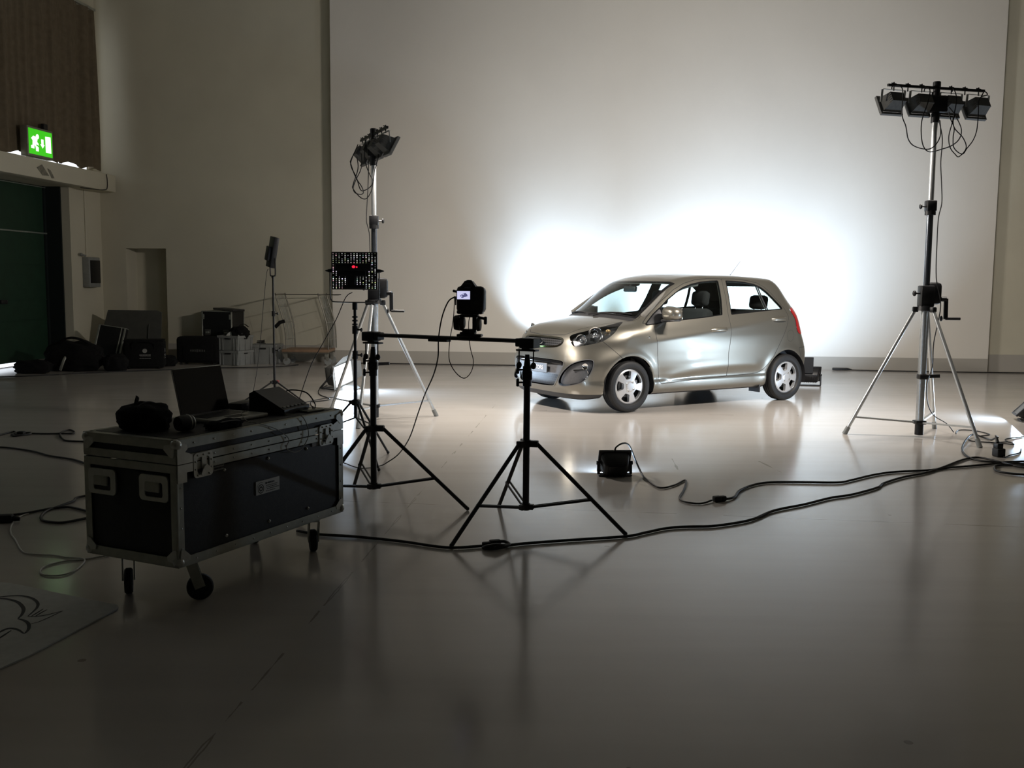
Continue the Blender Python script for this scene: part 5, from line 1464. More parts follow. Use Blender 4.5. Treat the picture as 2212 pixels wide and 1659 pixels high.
q.box((.564, .005, .4335), (.163, .004, .062)); lb = q.build('label_plate', M['white_plastic'], fc); lb['label'] = 'white address sticker with round emblem'
q = MB()
def ring(cx, cz, r, w_, a0=0, a1=360, n=24):
    for i in range(n):
        t0, t1 = math.radians(a0 + (a1 - a0) * i / n), math.radians(a0 + (a1 - a0) * (i + 1) / n)
        q.add([(cx + rr * math.cos(t), .0025, cz + rr * math.sin(t)) for t in (t0, t1) for rr in (r - w_, r + w_)], [(0, 1, 3, 2)])
ring(.515, .428, .019, .002); ring(.515, .428, .009, .003); ring(.515, .430, .027, .001, 60, 170)
q.build('emblem', M['ink'], lb)
q = MB(); rnd = random.Random(2)
for j, (z, x0, x1, h) in enumerate(((.449, .546, .610, .0085), (.437, .552, .630, .0035), (.429, .552, .622, .0035), (.421, .556, .632, .0035), (.412, .550, .605, .0035))):
    x = x0
    while x < x1:
        ww = rnd.uniform(.004, .011); q.box((x + ww / 2, .003, z), (ww, .001, h * rnd.uniform(.7, 1.))); x += ww + .0025
q.build('print', M['ink'], lb)
q = MB(); q.box((.243, -.003 + .006, .577), (.066, .004, .032)); l2 = q.build('label_plate', M['grey_plastic'], fc)
q = MB()
for z, x0, x1 in ((.584, .215, .268), (.571, .217, .270)):
    x = x0
    while x < x1:
        ww = rnd.uniform(.005, .009); q.box((x + ww / 2, .0006, z), (ww, .001, .007)); x += ww + .002
q.build('print', M['ink'], l2)
q = MB(); q.box((.925, .004, .583), (.06, .004, .035)); q.build('label_plate', M['grey_plastic'], fc)
# castors
for (x, y, a) in ((.16, .09, -.785), (LX - .14, .08, .785), (.13, WY - .10, -2.36), (LX - .15, WY - .08, .9)):
    q = MB(); q.box((x, y, .188), (.10, .085, .010), .002); q.cyl((x, y, .165), (x, y, .186), .032, n=16)
    u = Vector((math.cos(a), math.sin(a), 0)); v = Vector((-math.sin(a), math.cos(a), 0)); c = Vector((x, y, 0)) + u * .035
    for s_ in (-1, 1): q.bar(Vector((x, y, .168)) + v * s_ * .024, c + v * s_ * .024 + Vector((0, 0, .058)), .006, .045, up=u)
    cs = q.build('castor', M['case_rail'], fc)
    q = MB(); q.lathe([(.02, -.017), (.050, -.017), (.056, -.010), (.056, .010), (.050, .017), (.02, .017)], c + Vector((0, 0, .0565)), v, 28); q.cyl(c + v * -.018 + Vector((0, 0, .0565)), c + v * .018 + Vector((0, 0, .0565)), .022, n=16)
    q.build('castor_wheel', M['black_rubber'], cs)
q = MB(); q.box((LX / 2, WY / 2, .190), (LX - .1, WY - .1, .016)); q.build('base_board', M['case_board'], fc)

# ---- things on the flight case (placed in the case frame)
MC = Matrix.Translation((CX, CYY, 0)) @ Matrix.Rotation(CA, 4, 'Z')
TOPZ = .7245
def on_case(x, y, z=TOPZ): return (MC @ Vector((x, y, z)))[:]
lt = thing('laptop', 'open silver laptop with black screen standing on the flight case', 'laptop', on_case(.578, .372), CA)
q = MB(); q.box((0, -.115, .010), (.325, .235, .018), .006); q.build('base', M['laptop_alu'], lt)
q = MB(); q.box((0, -.075, .0195), (.275, .105, .002), .001)
q.build('keyboard', M['black_plastic'], lt)
q = MB(); q.box((0, -.18, .0195), (.10, .065, .001)); q.build('touchpad', M['lamp_grey'], lt)
th = math.radians(14); R = Matrix.Translation((0, .002, .018)) @ Matrix.Rotation(-th, 4, 'X')
q = MB(); q.M = R; q.box((0, .004, .112), (.325, .008, .228), .004); q.build('screen_lid', M['laptop_alu'], lt)
q = MB(); q.M = R; q.box((0, -.0008, .114), (.315, .002, .216), .001); q.build('screen', M['screen_off'], lt)
q = MB(); q.cyl((-.12, 0, .018), (.12, 0, .018), .007, n=12); q.build('hinge', M['black_plastic'], lt)

def lump(name, label, cat, c, r, sc, seed, material, rough=.12, flat=True, n=28, m=18, rotz=0.):
    rnd = random.Random(seed); ph = [rnd.uniform(0, 6.28) for _ in range(8)]
    t = thing(name, label, cat, c, rotz)
    vs = []; fs = []
    for i in range(m + 1):
        p = PI * i / m
        for k in range(n):
            t_ = 2 * PI * k / n
            d = Vector((math.sin(p) * math.cos(t_), math.sin(p) * math.sin(t_), math.cos(p)))
            d = Vector((math.copysign(abs(d.x) ** .75, d.x), math.copysign(abs(d.y) ** .75, d.y), math.copysign(abs(d.z) ** .75, d.z)))
            w_ = 1 + rough * (math.sin(3 * d.x * 2 + ph[0]) * math.sin(2.3 * d.y * 2 + ph[1]) + .6 * math.sin(7 * d.x + ph[2] + 4 * d.z) * math.sin(6 * d.y + ph[3]) + .4 * math.sin(13 * d.z + ph[4] + 5 * d.x))
            v = Vector((d.x * sc[0], d.y * sc[1], d.z * sc[2])) * r * w_
            v.z = max(v.z + r * sc[2] * .8, 0.0) if flat else v.z
            vs.append(v)
    for i in range(m):
        for k in range(n):
            l = (k + 1) % n; fs.append((i * n + k, (i + 1) * n + k, (i + 1) * n + l, i * n + l))
    q = MB(); q.add(vs, fs); q.build('soft_body', material, t, 180)
    return t
bgk = lump('camera_pouch', 'black soft camera pouch on the left end of the flight case', 'bag', on_case(.155, .33), .088, (1.05, 1.25, .72), 4, M['black_cloth'], .09, rotz=CA)
q = MB(); q.tube(smooth_path([(-.02, .03, .100), (-.01, .035, .118), (.0, .04, .130), (.012, .05, .138)], 4), (.010, .003), 8, flat=(1, 0, 0)); q.build('pull_strap', M['black_cloth'], bgk)
q = MB(); q.tube(smooth_path([(-.075, -.02, .06), (-.05, -.02, .105), (.0, -.02, .121), (.05, -.02, .105), (.078, -.02, .06)], 5), .004, 8); q.build('zip', M['black_plastic'], bgk)
ln = thing('camera_lens', 'short black lens lying between pouch and laptop on the case', 'lens', on_case(.20, .145, TOPZ + .036), CA - .4)
q = MB(); q.lathe([(.001, -.035), (.030, -.035), (.034, -.02), (.036, .0), (.035, .02), (.033, .03)], (0, 0, 0), (1, .25, 0), 28); q.build('barrel', M['black_plastic'], ln)
q = MB(); q.lathe([(.033, .03), (.030, .036), (.001, .037)], (0, 0, 0), (1, .25, 0), 28); q.lathe([(.0352, .012), (.0362, .015), (.0352, .018)], (0, 0, 0), (1, .25, 0), 28); q.build('cap', M['case_rail'], ln)
gl = lump('cloth_bundle', 'flat bundle of black cloth in front of the laptop on the case', 'cloth', on_case(.36, .07), .062, (1.6, .62, .32), 9, M['black_cloth'], .14, rotz=CA)
q = MB(); q.tube(smooth_path([(-.06, -.02, .03), (-.01, -.035, .034), (.05, -.03, .03), (.09, -.01, .02)], 4), (.008, .002), 6, flat=(0, 1, 0)); q.build('strap', M['lamp_grey'], gl)
# tilted control box with a row of buttons
cbx = thing('light_console', 'black tilted control console with a row of pale buttons on the case', 'console', on_case(.905, .225), CA + .10)
R = Matrix.Translation((0, 0, .07)) @ Matrix.Rotation(math.radians(38), 4, 'X')
q = MB()
q.prism([(-.115, 0.0), (-.115, .024), (.055, .112), (.085, .096), (.085, 0.0)], .215, (-.1075, 0, 0), (0, 1, 0), (0, 0, 1)); q.build('housing', M['black_plastic'], cbx)
M['button'] = mat('pale_button', (.30, .30, .27), .5, noise=.1)
for k in range(6):
    q = MB(); x = -.085 + .034 * k
    q.box((x, -.098, .0355), (.020 if k not in (0, 5) else .024, .010, .006), .002, Euler((math.radians(32), 0, 0))); q.build('button', M['button'], cbx)
pw = thing('power_adapter', 'black adapter box between laptop screen and the tilted console', 'adapter', on_case(.86, .40), CA + .2)
q = MB(); q.box((0, 0, .022), (.16, .075, .044), .008); q.build('housing', M['black_plastic'], pw)
q = MB(); q.ball((-.03, -.04, .030), .004, 8, 6); q.build('pilot_lamp', M['white_plastic'], pw)
ph_ = thing('hard_drive', 'thin pale device lying behind the laptop screen', 'device', on_case(.80, .475), CA - .1); q = MB(); q.box((0, 0, .012), (.15, .07, .020), .004); q.build('shell', M['case_rail'], ph_)
ph_ = thing('paper_stack', 'small pale stack of paper behind the tilted console', 'paper', on_case(.985, .46), CA + .15); q = MB(); q.box((0, 0, .015), (.12, .08, .03), .002); q.build('sheets', M['paper'], ph_)
tb = thing('phone', 'flat phone with pale edge near the right latch of the case', 'phone', on_case(1.00, .085), CA - .12); q = MB(); q.box((0, 0, .006), (.125, .066, .011), .003); q.build('shell', M['case_rail'], tb)
q = MB(); q.box((0, 0, .0122), (.115, .058, .001)); q.build('screen', M['screen_off'], tb)
tb = thing('card_reader', 'dark flat gadget with bright connectors beside the console', 'device', on_case(1.03, .19), CA + .1); q = MB(); q.box((0, 0, .012), (.10, .075, .023), .004); q.build('shell', M['black_plastic'], tb)
q = MB(); q.box((-.053, -.01, .012), (.012, .014, .008), .001); q.build('connector', M['bright_steel'], tb)
cable('usb_cable', [on_case(.70, .25, .748), on_case(.62, .20, .752), on_case(.55, .12, .737), on_case(.50, .05, .734), on_case(.50, .012, .733), on_case(.515, -.012, .725), on_case(.58, -.012, .704), on_case(.654, -.012, .669), on_case(.700, -.012, .63), on_case(.680, -.012, .592), on_case(.739, -.012, .564), on_case(.796, -.012, .574), on_case(.844, -.014, .625), on_case(.835, -.012, .685), on_case(.80, -.012, .728), on_case(.79, .02, .735), on_case(.80, .08, .732)], .0022, M['cable_grey'], 'thin grey cable from the laptop drooping over the front of the flight case')
cable('console_lead', [on_case(1.00, .27, .80), on_case(1.06, .26, .815), on_case(1.11, .20, .80), on_case(1.10, .14, .75), on_case(1.06, .11, .731), on_case(1.03, .10, .741)], .0035, M['cable'], 'black lead arching from the console on the case')
# ------------------------------------------------------------------ gear along the left and back walls
M['board_grey'] = mat('grey_board', (.085, .085, .075), .6, noise=.1, scale=8)
bdd = thing('leaning_board', 'big dark grey board leaning in front of the doorway niche', 'board', (-6.35, 16.22, 0), -BA)
q = MB()
q.M = Matrix.Rotation(math.radians(-8), 4, 'X')
q.prism([(-.62, 0), (.50, 0), (.50, .84), (.43, .87), (-.42, .87)], .022, (0, .022, .003), (1, 0, 0), (0, 0, 1)); q.build('panel', M['board_grey'], bdd)
q = MB(); q.M = Matrix.Rotation(math.radians(-8), 4, 'X'); q.tube([(.30, -.002, .35), (.30, -.02, .37), (.30, -.02, .62), (.30, -.002, .64)], .007, 8); q.build('handle', M['lamp_grey'], bdd)

lc = thing('open_case_lid', 'black panel case with metal edges leaning upright behind the black bags', 'case', (-6.52, 15.55, 0), -.06)
R = Matrix.Rotation(math.radians(-14), 4, 'X') @ Matrix.Rotation(math.radians(8), 4, 'Y')
q = MB(); q.M = R; q.box((0, .05, .335), (.46, .09, .62), .01); q.build('shell', M['case_board'], lc)
for x in (-.215, .215, .155):
    q = MB(); q.M = R; q.box((x, .002, .335), (.030 if abs(x) > .2 else .018, .012, .62), .003); q.build('edge_rail', M['case_rail'], lc)
q = MB(); q.M = R; q.box((0, .05, .648), (.46, .1, .012), .003); q.build('edge_rail', M['case_rail'], lc)

hb = lump('black_duffel', 'large slumped black duffel bag in front of the green door', 'bag', (-6.62, 14.75, 0), .33, (1.30, .85, .74), 11, M['black_cloth'], .085, n=40, m=26)
q = MB(); q.tube(smooth_path([(-.10, -.27, .02), (-.06, -.295, .10), (-.03, -.28, .19), (.0, -.25, .24)], 4), (.020, .006), 8, flat=(1, 0, 0)); q.build('strap_buckle', M['case_rail'], hb)
q = MB(); q.tube(smooth_path([(-.25, -.10, .36), (-.12, -.15, .46), (.05, -.15, .50), (.20, -.10, .45), (.30, -.05, .36)], 5), .018, 8); q.build('carry_strap', M['black_cloth'], hb)
b2 = lump('black_jacket', 'low crumpled black cloth bag lying left of the duffel by the door', 'bag', (-7.0, 14.22, 0), .19, (1.35, .8, .55), 12, M['black_cloth'], .12)
q = MB(); q.tube(smooth_path([(-.2, -.1, .06), (-.05, -.14, .13), (.12, -.13, .12), (.22, -.08, .05)], 4), .012, 8); q.build('carry_strap', M['black_cloth'], b2)
b3 = lump('black_backpack', 'rounded black backpack right of the slumped duffel', 'bag', (-5.98, 14.70, 0), .18, (1.0, .8, .78), 15, M['black_cloth'], .08)
q = MB(); q.tube(smooth_path([(-.05, -.16, .10), (-.02, -.17, .22), (.06, -.12, .27)], 4), .010, 8); q.build('carry_strap', M['black_cloth'], b3)

lgb = thing('printed_gear_bag', 'boxy black gear bag with pale round emblem printed on its front', 'bag', (-5.70, 15.08, 0), math.radians(14))
q = MB(); q.box((0, .16, .225), (.60, .36, .43), .045); q.build('soft_body', M['black_cloth'], lgb, 60)
q = MB(); q.box((0, .16, .435), (.58, .34, .03), .012); q.build('top_flap', M['black_cloth'], lgb)
M['print_pale'] = mat('pale_print', (.30, .30, .28), .8, noise=.1)
def print_(y, x0, rot, s_=1.):
    q = MB(); R = Matrix.Translation((x0, y, .235)) @ Matrix.Rotation(rot, 4, 'Z'); q.M = R
    q.prism([(s_ * .034 * math.cos(t * PI / 12), .034 * math.sin(t * PI / 12)) for t in range(5, 26)] + [(s_ * .005, .0)], .003, (0, .0, .045), (1, 0, 0), (0, 0, 1))
    q.prism([(s_ * (.012 + .020 * math.cos(t * PI / 12)), .012 + .020 * math.sin(t * PI / 12)) for t in range(-4, 14)], .003, (0, .0, .045), (1, 0, 0), (0, 0, 1))
    rnd = random.Random(8)
    for z, hw, h in ((-.020, .078, .016), (-.045, .070, .005), (-.072, .078, .008)):
        x = -hw * s_
        while x < hw * s_:
            ww = rnd.uniform(.008, .018) * s_; q.box((x + ww / 2, 0, z), (ww, .004, h)); x += ww + .004
    q.build('printed_emblem', M['print_pale'], lgb)
print_(-.021, .02, 0.)
print_(.12, .302, PI / 2, .8)
q = MB()
for x in (-.22, .22): q.ball((x, .0, .022), .022, 10, 6, (1.2, 1, 1))
q.tube(smooth_path([(-.16, -.02, .30), (-.15, -.05, .40), (0, -.06, .43), (.15, -.05, .40), (.16, -.02, .30)], 4), (.014, .004), 8, flat=(1, 0, 0)); q.build('carry_strap', M['black_cloth'], lgb)

tr = thing('trolley_bag', 'wide black trolley bag standing in front of the back wall flight case', 'bag', (-5.13, 15.85, 0), -.05)
q = MB(); q.box((0, .17, .245), (.70, .33, .43), .055); q.build('soft_body', M['black_cloth'], tr, 60)
q = MB(); q.box((.02, -.0, .20), (.50, .02, .26), .008); q.build('front_pocket', M['black_cloth'], tr)
M['print_dim'] = mat('dim_print', (.06, .06, .055), .8, noise=.1)
q = MB(); rnd = random.Random(4); x = -.10
while x < .14:
    ww = rnd.uniform(.02, .035); q.box((x + ww / 2, -.011, .235), (ww, .003, .05 * rnd.uniform(.6, 1))); x += ww + .01
q.build('faded_print', M['print_dim'], tr)
for x in (-.28, .28):
    q = MB(); q.cyl((x - .02, .30, .03), (x + .02, .30, .03), .03, n=14); q.cyl((x - .02, .05, .015), (x + .02, .05, .015), .015, n=10); q.build('roller', M['black_rubber'], tr)
lowb = lump('long_black_bag', 'flat long black bag on the floor left of the trolley bag', 'bag', (-5.58, 15.62, 0), .16, (1.3, .7, .6), 21, M['black_cloth'], .10)
q = MB(); q.tube(smooth_path([(-.16, -.07, .08), (-.05, -.10, .15), (.08, -.10, .15), (.17, -.06, .08)], 4), .010, 8); q.build('carry_strap', M['black_cloth'], lowb)

bc = thing('rack_case', 'black rack case with metal edges standing behind the trolley bag', 'flight case', (-4.97, 16.40, 0), -.32)
q = MB(); q.box((0, .205, .435), (.58, .37, .85), .004); q.build('shell', M['case_board'], bc)
for x in (-.285, .285):
    for y in (.025, .385):
        q = MB(); q.box((x, y, .435), (.022, .022, .85), .003); q.build('edge_rail', M['case_rail'], bc)
for y in (.025, .385):
    q = MB(); q.box((0, y, .855), (.58, .022, .018), .003); q.build('edge_rail', M['case_rail'], bc)
for x in (-.265, .265):
    q = MB(); q.box((x, .016, .765), (.045, .008, .085), .006); q.build('latch', M['case_rail'], bc)
for x in (-.18, .18):
    q = MB(); q.box((x, .016, .50), (.12, .010, .10), .012); hdl = q.build('handle_dish', M['lamp_grey'], bc)
    q = MB(); q.box((x, .008, .50), (.07, .012, .03), .004); q.build('drop_handle', M['case_rail'], hdl)
bx = thing('flat_black_panel', 'thin black panel lying on top of the rack case', 'panel', (-4.78, 16.50, .865), -.55)
q = MB(); q.M = Matrix.Rotation(math.radians(3), 4, 'Y'); q.box((0, 0, .022), (.48, .26, .034), .006); q.build('shell', M['case_board'], bx)
q = MB(); q.M = Matrix.Rotation(math.radians(3), 4, 'Y'); q.box((0, -.131, .022), (.44, .004, .02)); q.build('rim', M['lamp_grey'], bx)

def crate(name, label, loc, rotz, sx, sy, sz, group=None):
    t = thing(name, label, 'crate', loc, rotz, group)
    q = MB(); e = .012
    # tapered open tub
    def ringz(k, z, inset=0): return [((-sx / 2 * k + inset), (-sy / 2 * k + inset), z), ((sx / 2 * k - inset), (-sy / 2 * k + inset), z), ((sx / 2 * k - inset), (sy / 2 * k - inset), z), ((-sx / 2 * k + inset), (sy / 2 * k - inset), z)]
    vs = ringz(.92, 0) + ringz(1, sz) + ringz(1, sz, e) + ringz(.92, .012, e)
    q.add(vs, [(3, 2, 1, 0), (12, 13, 14, 15)] + [(a + k, a + (k + 1) % 4, a + 4 + (k + 1) % 4, a + 4 + k) for a in (0, 4, 8) for k in range(4)])
    for s_ in (-1, 1):
        q.box((0, s_ * sy / 2, sz - .02), (sx + .02, .014, .04), .003); q.box((s_ * sx / 2, 0, sz - .02), (.014, sy + .02, .04), .003)
    for x in (-.42, -.27, .27, .42):
        q.box((x * sx, -sy / 2 * .965, sz * .45), (.018, .016, sz * .86), .002)
    for y in (-.36, .0, .36): q.box((sx / 2 * .965, y * sy, sz * .45), (.016, .016, sz * .86), .002)
    q.build('tub', M['grey_plastic'], t)
    q = MB(); q.box((0, -sy / 2 - .003, sz * .80), (.115, .022, .024), .008); q.build('grip_slot', M['black_plastic'], t)
    q = MB(); q.box((sx / 2 + .002, 0, sz * .80), (.020, .08, .020), .006); q.build('grip_slot', M['black_plastic'], t)
    return t
CR = 'grey plastic crates by the back wall'
crate('plastic_crate', 'lower grey plastic crate of the stack of two', (-4.54, 16.02, 0), -.38, .40, .40, .24, CR)
crate('plastic_crate', 'upper grey plastic crate of the stack, filled with straps', (-4.54, 16.02, .242), -.38, .40, .40, .24, CR)
crate('plastic_crate', 'single grey plastic crate beside the roll cage', (-4.12, 16.34, 0), -.06, .46, .38, .32, CR)
stp = lump('strap_bundle', 'tangled black straps heaped in the upper grey crate', 'straps', (-4.47, 16.03, .42), .12, (1.2, 1.1, .95), 31, M['black_cloth'], .16)
q = MB(); q.tube(smooth_path([(-.02, -.12, .12), (.03, -.13, .22), (.10, -.10, .25), (.16, -.06, .20)], 5), (.018, .004), 8, flat=(0, 1, 0)); q.build('loop', M['black_cloth'], stp)
pp = thing('crumpled_paper', 'pale crumpled sheet sticking out of the upper grey crate', 'paper', (-4.64, 15.93, .45))
q = MB(); q.add([(-.05, 0, 0), (.06, .02, 0), (.085, .0, .10), (.03, .01, .09), (-.01, .02, .06), (-.05, .012, 0), (.06, .032, 0), (.085, .012, .10), (.03, .022, .09), (-.01, .032, .06)], [(0, 1, 2, 3, 4), (9, 8, 7, 6, 5), (0, 5, 6, 1), (1, 6, 7, 2), (2, 7, 8, 3), (3, 8, 9, 4), (4, 9, 5, 0)]); q.build('sheet', M['paper'], pp)
pp = thing('crumpled_paper', 'pale folded sheet beside the straps at the right rim of the crate', 'paper', (-4.43, 15.90, .45))
q = MB(); q.add([(-.04, 0, 0), (.05, .02, 0), (.03, .0, .07), (-.03, .01, .08), (-.04, .012, 0), (.05, .032, 0), (.03, .012, .07), (-.03, .022, .08)], [(0, 1, 2, 3), (7, 6, 5, 4), (0, 4, 5, 1), (1, 5, 6, 2), (2, 6, 7, 3), (3, 7, 4, 0)]); q.build('sheet', M['paper'], pp)
cable('coiled_lead', [(-4.18 + .07 * math.cos(t * .7) * (1 - t * .01), 16.24 + .05 * math.sin(t * .7), .335 + .003 * t) for t in range(20)], .008, M['cable'], 'black coiled lead on top of the single grey crate')

# roll cage
cg = thing('roll_cage', 'wire roll cage trolley with brown base board by the back wall', 'cage trolley', (-3.41, 16.26, 0), -.02)
M['cage_wire'] = mat('cage_wire', (.42, .42, .38), .35, .8, noise=.1)
M['cage_tube'] = mat('cage_tube', (.20, .19, .16), .4, .7, noise=.15)
M['ply'] = mat('brown_ply', (.24, .15, .09), .6, noise=.15, scale=10)
q = MB(); q.box((.02, .0, .235), (.78, .52, .045), .004); q.build('base_board', M['ply'], cg)
q = MB(); q.box((.02, -.24, .205), (.78, .03, .03)); q.box((.02, .24, .205), (.78, .03, .03)); q.build('base_frame', M['cage_tube'], cg)
for x0, tilt_ in ((-.40, .20), (.30, .12)):
    q = MB()
    T0 = lambda y, z: (x0 + tilt_ * (.26 - min(1., (z - .26) / .9) * 1.0) - .0, y, z)
    pts = [(x0 + .10, -.25, .26), (x0 + .08, -.25, .65), (x0 - .05, -.25, 1.12), (x0 - .045, -.23, 1.15), (x0 - .03, .23, 1.15), (x0 - .02, .25, 1.12), (x0 + .11, .25, .65), (x0 + .13, .25, .26)]
    q.tube(smooth_path(pts, 5), .011, 8); q.build('side_frame', M['cage_tube'], cg)
    q = MB()
    for k in range(1, 6):
        y = -.25 + .5 * k / 6
        q.tube([(x0 + .115, y, .27), (x0 + .095, y, .65), (x0 - .035, y, 1.14)], .0045, 6)
    for z, dx in ((.42, .10), (.70, .075), (.95, .01)):
        q.tube([(x0 + dx, -.25, z), (x0 + dx + .03, .25, z)], .0045, 6)
    q.build('wire_mesh', M['cage_wire'], cg)
q = MB(); q.cyl((-.42, .24, 1.15), (.52, .24, 1.155), .006, n=8); q.build('cross_strap', M['black_cloth'], cg)
for (x, y) in ((-.32, -.2), (.36, -.2), (-.32, .2), (.36, .2)):
    q = MB(); q.box((x, y, .165), (.06, .06, .06), .004); q.bar((x, y, .15), (x + .02, y, .07), .04, .05); cst_ = q.build('castor', M['cage_wire'], cg)
    q = MB(); q.cyl((x + .02, y - .018, .058), (x + .02, y + .018, .058), .058, n=20); q.build('castor_wheel', M['grey_plastic'], cst_)
q = MB(); q.tube([(-.31, -.26, .72), (-.38, -.30, .70), (-.46, -.30, .62)], (.03, .012), 8, flat=(0, 0, 1)); q.build('rag', M['black_cloth'], cg)

# white sheet with black line drawing lying on the floor at the left edge
sh = thing('foam_sheet', 'white foam sheet with bold black curved lines lying at the left edge', 'sheet', (-1.655, 3.985, 0), math.atan2(.30, -.65) - PI / 2)
# local x axis along one edge, y along the other
e1 = Vector((-.65, .30)).normalized(); e2 = Vector((-.16, -.64)).normalized()
inv = Matrix.Rotation(-(math.atan2(.30, -.65) - PI / 2), 4, 'Z')
M['foam'] = mat('white_foam', (.60, .60, .56), .8, noise=.06, scale=30, bump=.1, bscale=200)
def wl(a, b):   # metres along the two edges from the visible corner
    v = inv @ Vector((e1.x * a + e2.x * b, e1.y * a + e2.y * b, 0)); return (v.x, v.y)
q = MB(); q.prism([wl(*p_) for p_ in ((-.03, .03), (-.015, .0), (.014, -.016), (.277, -.014), (.577, -.023), (.674, -.019), (.80, .01), (1.05, .05), (1.05, .80), (-.02, .80), (-.045, .55), (-.034, .18))], .006, (0, 0, .001)); q.build('sheet', M['foam'], sh)
def stroke(pts, w0):
    P_ = smooth_path([(*p_, 0) for p_ in pts], 8); n = len(P_); l_, r_ = [], []
    for i in range(n):
        t = (P_[min(i + 1, n - 1)] - P_[max(i - 1, 0)]).normalized(); nn_ = Vector((-t.y, t.x, 0))
        w_ = w0 * (.25 + .75 * math.sin(PI * i / (n - 1)) ** .6)
        l_.append(P_[i] + nn_ * w_); r_.append(P_[i] - nn_ * w_)
    q.add([(*wl(v.x, v.y), .0078) for v in l_ + r_], [(i, i + 1, n + i + 1, n + i) for i in range(n - 1)])
STROKES = [([(.60, .17), (.555, .137), (.52, .105), (.469, .084), (.404, .090), (.344, .120), (.308, .156), (.286, .196), (.262, .256)], .0075),
           ([(.59, .185), (.541, .152), (.493, .143), (.431, .152), (.368, .184), (.329, .216), (.297, .258), (.28, .293)], .009),
           ([(.262, .259), (.235, .248), (.208, .222), (.187, .186), (.170, .145)], .004), ([(.28, .296), (.253, .296), (.215, .307), (.179, .331), (.146, .368), (.131, .403)], .008),
           ([(.19, .316), (.173, .288), (.169, .231), (.169, .177), (.170, .145)], .0035), ([(.24, .49), (.236, .435), (.237, .402), (.223, .384), (.184, .384), (.133, .403)], .008),
           ([(.247, .252), (.256, .207), (.265, .164)], .0045), ([(.231, .245), (.24, .20), (.243, .163)], .0045), ([(.187, .50), (.190, .47), (.198, .436), (.207, .399)], .0055)]
q = MB()
for p_, w_ in STROKES: stroke(p_, w_)
q.build('line_drawing', M['ink'], sh)
# ------------------------------------------------------------------ cables on the floor
CB = M['cable']
t = cable('floor_cable', [(-1.17,5.24),(-1.03,5.17),(-.83,5.13),(-.57,5.04),(-.33,4.93),(-.15,4.965)], .0085, CB, 'black cable on the floor from the flight case castor to the knotted connector')
cable('floor_cable', [(-.03,4.97),(.07,5.02),(.29,5.09),(.62,5.185),(.74,5.27),(.87,5.37),(.99,5.41),(1.14,5.43),(1.31,5.52),(1.43,5.62),(1.60,5.83),(1.84,6.01),(2.06,6.20),(2.24,6.31),(2.49,6.54),(2.59,6.69),(2.81,6.91),(3.03,7.07),(3.27,7.31),(3.57,7.64),(3.74,7.76),(3.81,7.65),(3.84,7.47),(3.90,7.34),(4.05,7.25)], .0085, CB, 'long black floor cable running from the near tripod foot to the coil at right')
cable('flood_lead', [(.735,6.86,.19),(.74,6.82,.225),(.79,6.86,.245),(.85,6.98,.21),(.90,7.0,.10),(.935,6.90,.02),(.95,6.75,.008),(1.00,6.48,.008),(1.11,6.56,.008),(1.22,6.74,.008),(1.16,6.45,.008),(1.08,6.16,.008),(1.11,6.04,.008),(1.19,6.01,.008),(1.27,6.085,.012)], .0065, CB, 'black lead arching out of the floor flood in front of the car')
cable('floor_cable', [(1.37,6.125,.012),(1.44,6.20),(1.52,6.40),(1.65,6.58),(1.79,6.68),(2.0,6.70),(2.27,6.70),(2.40,6.79),(2.63,6.99),(2.83,7.11),(3.09,7.18),(3.30,7.29),(3.49,7.37),(3.70,7.46),(3.88,7.56),(4.1,7.6)], .0085, CB, 'black floor cable running from the small inline plug towards the right stand')
cp = thing('inline_plug', 'black inline plug joining two cables on the floor before the car', 'plug', (1.32, 6.105, 0), .45)
q = MB(); q.box((-.012, 0, .019), (.055, .04, .038), .008); q.build('socket', M['black_rubber'], cp); q = MB(); q.box((.032, 0, .018), (.035, .035, .034), .006); q.cyl((.05, 0, .015), (.068, 0, .012), .012, .007, 10); q.build('plug', M['black_rubber'], cp)
cp = thing('knotted_connector', 'black cable connector tied in a small knot by the near tripod', 'plug', (-.09, 4.955, 0), .35)
q = MB(); q.box((.02, .03, .022), (.06, .032, .03), .007); q.box((-.03, .02, .018), (.045, .028, .028), .006); q.build('socket', M['black_rubber'], cp)
q = MB(); q.tube(smooth_path([(-.06, -.01, .010), (-.02, -.045, .012), (.04, -.04, .014), (.085, -.01, .016), (.075, .03, .022), (.05, .034, .024)], 6), .0085, 8); q.tube(smooth_path([(-.06, -.01, .01), (-.045, -.03, .022), (.0, -.045, .03), (.05, -.03, .02), (.08, .0, .010)], 6), .0085, 8); q.build('knot', CB, cp)
cable('floor_cable', [(4.10,8.18,.05),(4.16,8.30,.085),(4.24,8.55,.03),(4.30,8.80,.010),(4.22,8.85,.03),(4.02,8.55,.03),(3.80,8.15,.012),(3.68,7.79),(3.70,7.60),(3.84,7.54),(3.93,7.50),(4.1,7.45)], .0085, CB, 'thick black cable looping round the front foot of the right stand')
cable('floor_cable', [(4.2,7.42),(3.91,7.40),(3.82,7.43),(3.72,7.40),(3.655,7.29),(3.62,7.18),(3.67,7.09),(3.80,7.04),(4.0,7.00)], .0085, CB, 'flat coil of black cable at the right edge of the photo')
cp = thing('power_plug', 'black block plug standing on the floor beside the right stand foot', 'plug', (3.965, 7.86, 0), .2)
q = MB(); q.box((0, 0, .035), (.075, .075, .07), .010); q.build('socket', M['black_rubber'], cp); q = MB(); q.box((0, .01, .088), (.055, .06, .045), .008); q.cyl((0, .02, .11), (.01, .05, .15), .014, .010, 12); q.build('plug', M['black_plastic'], cp)
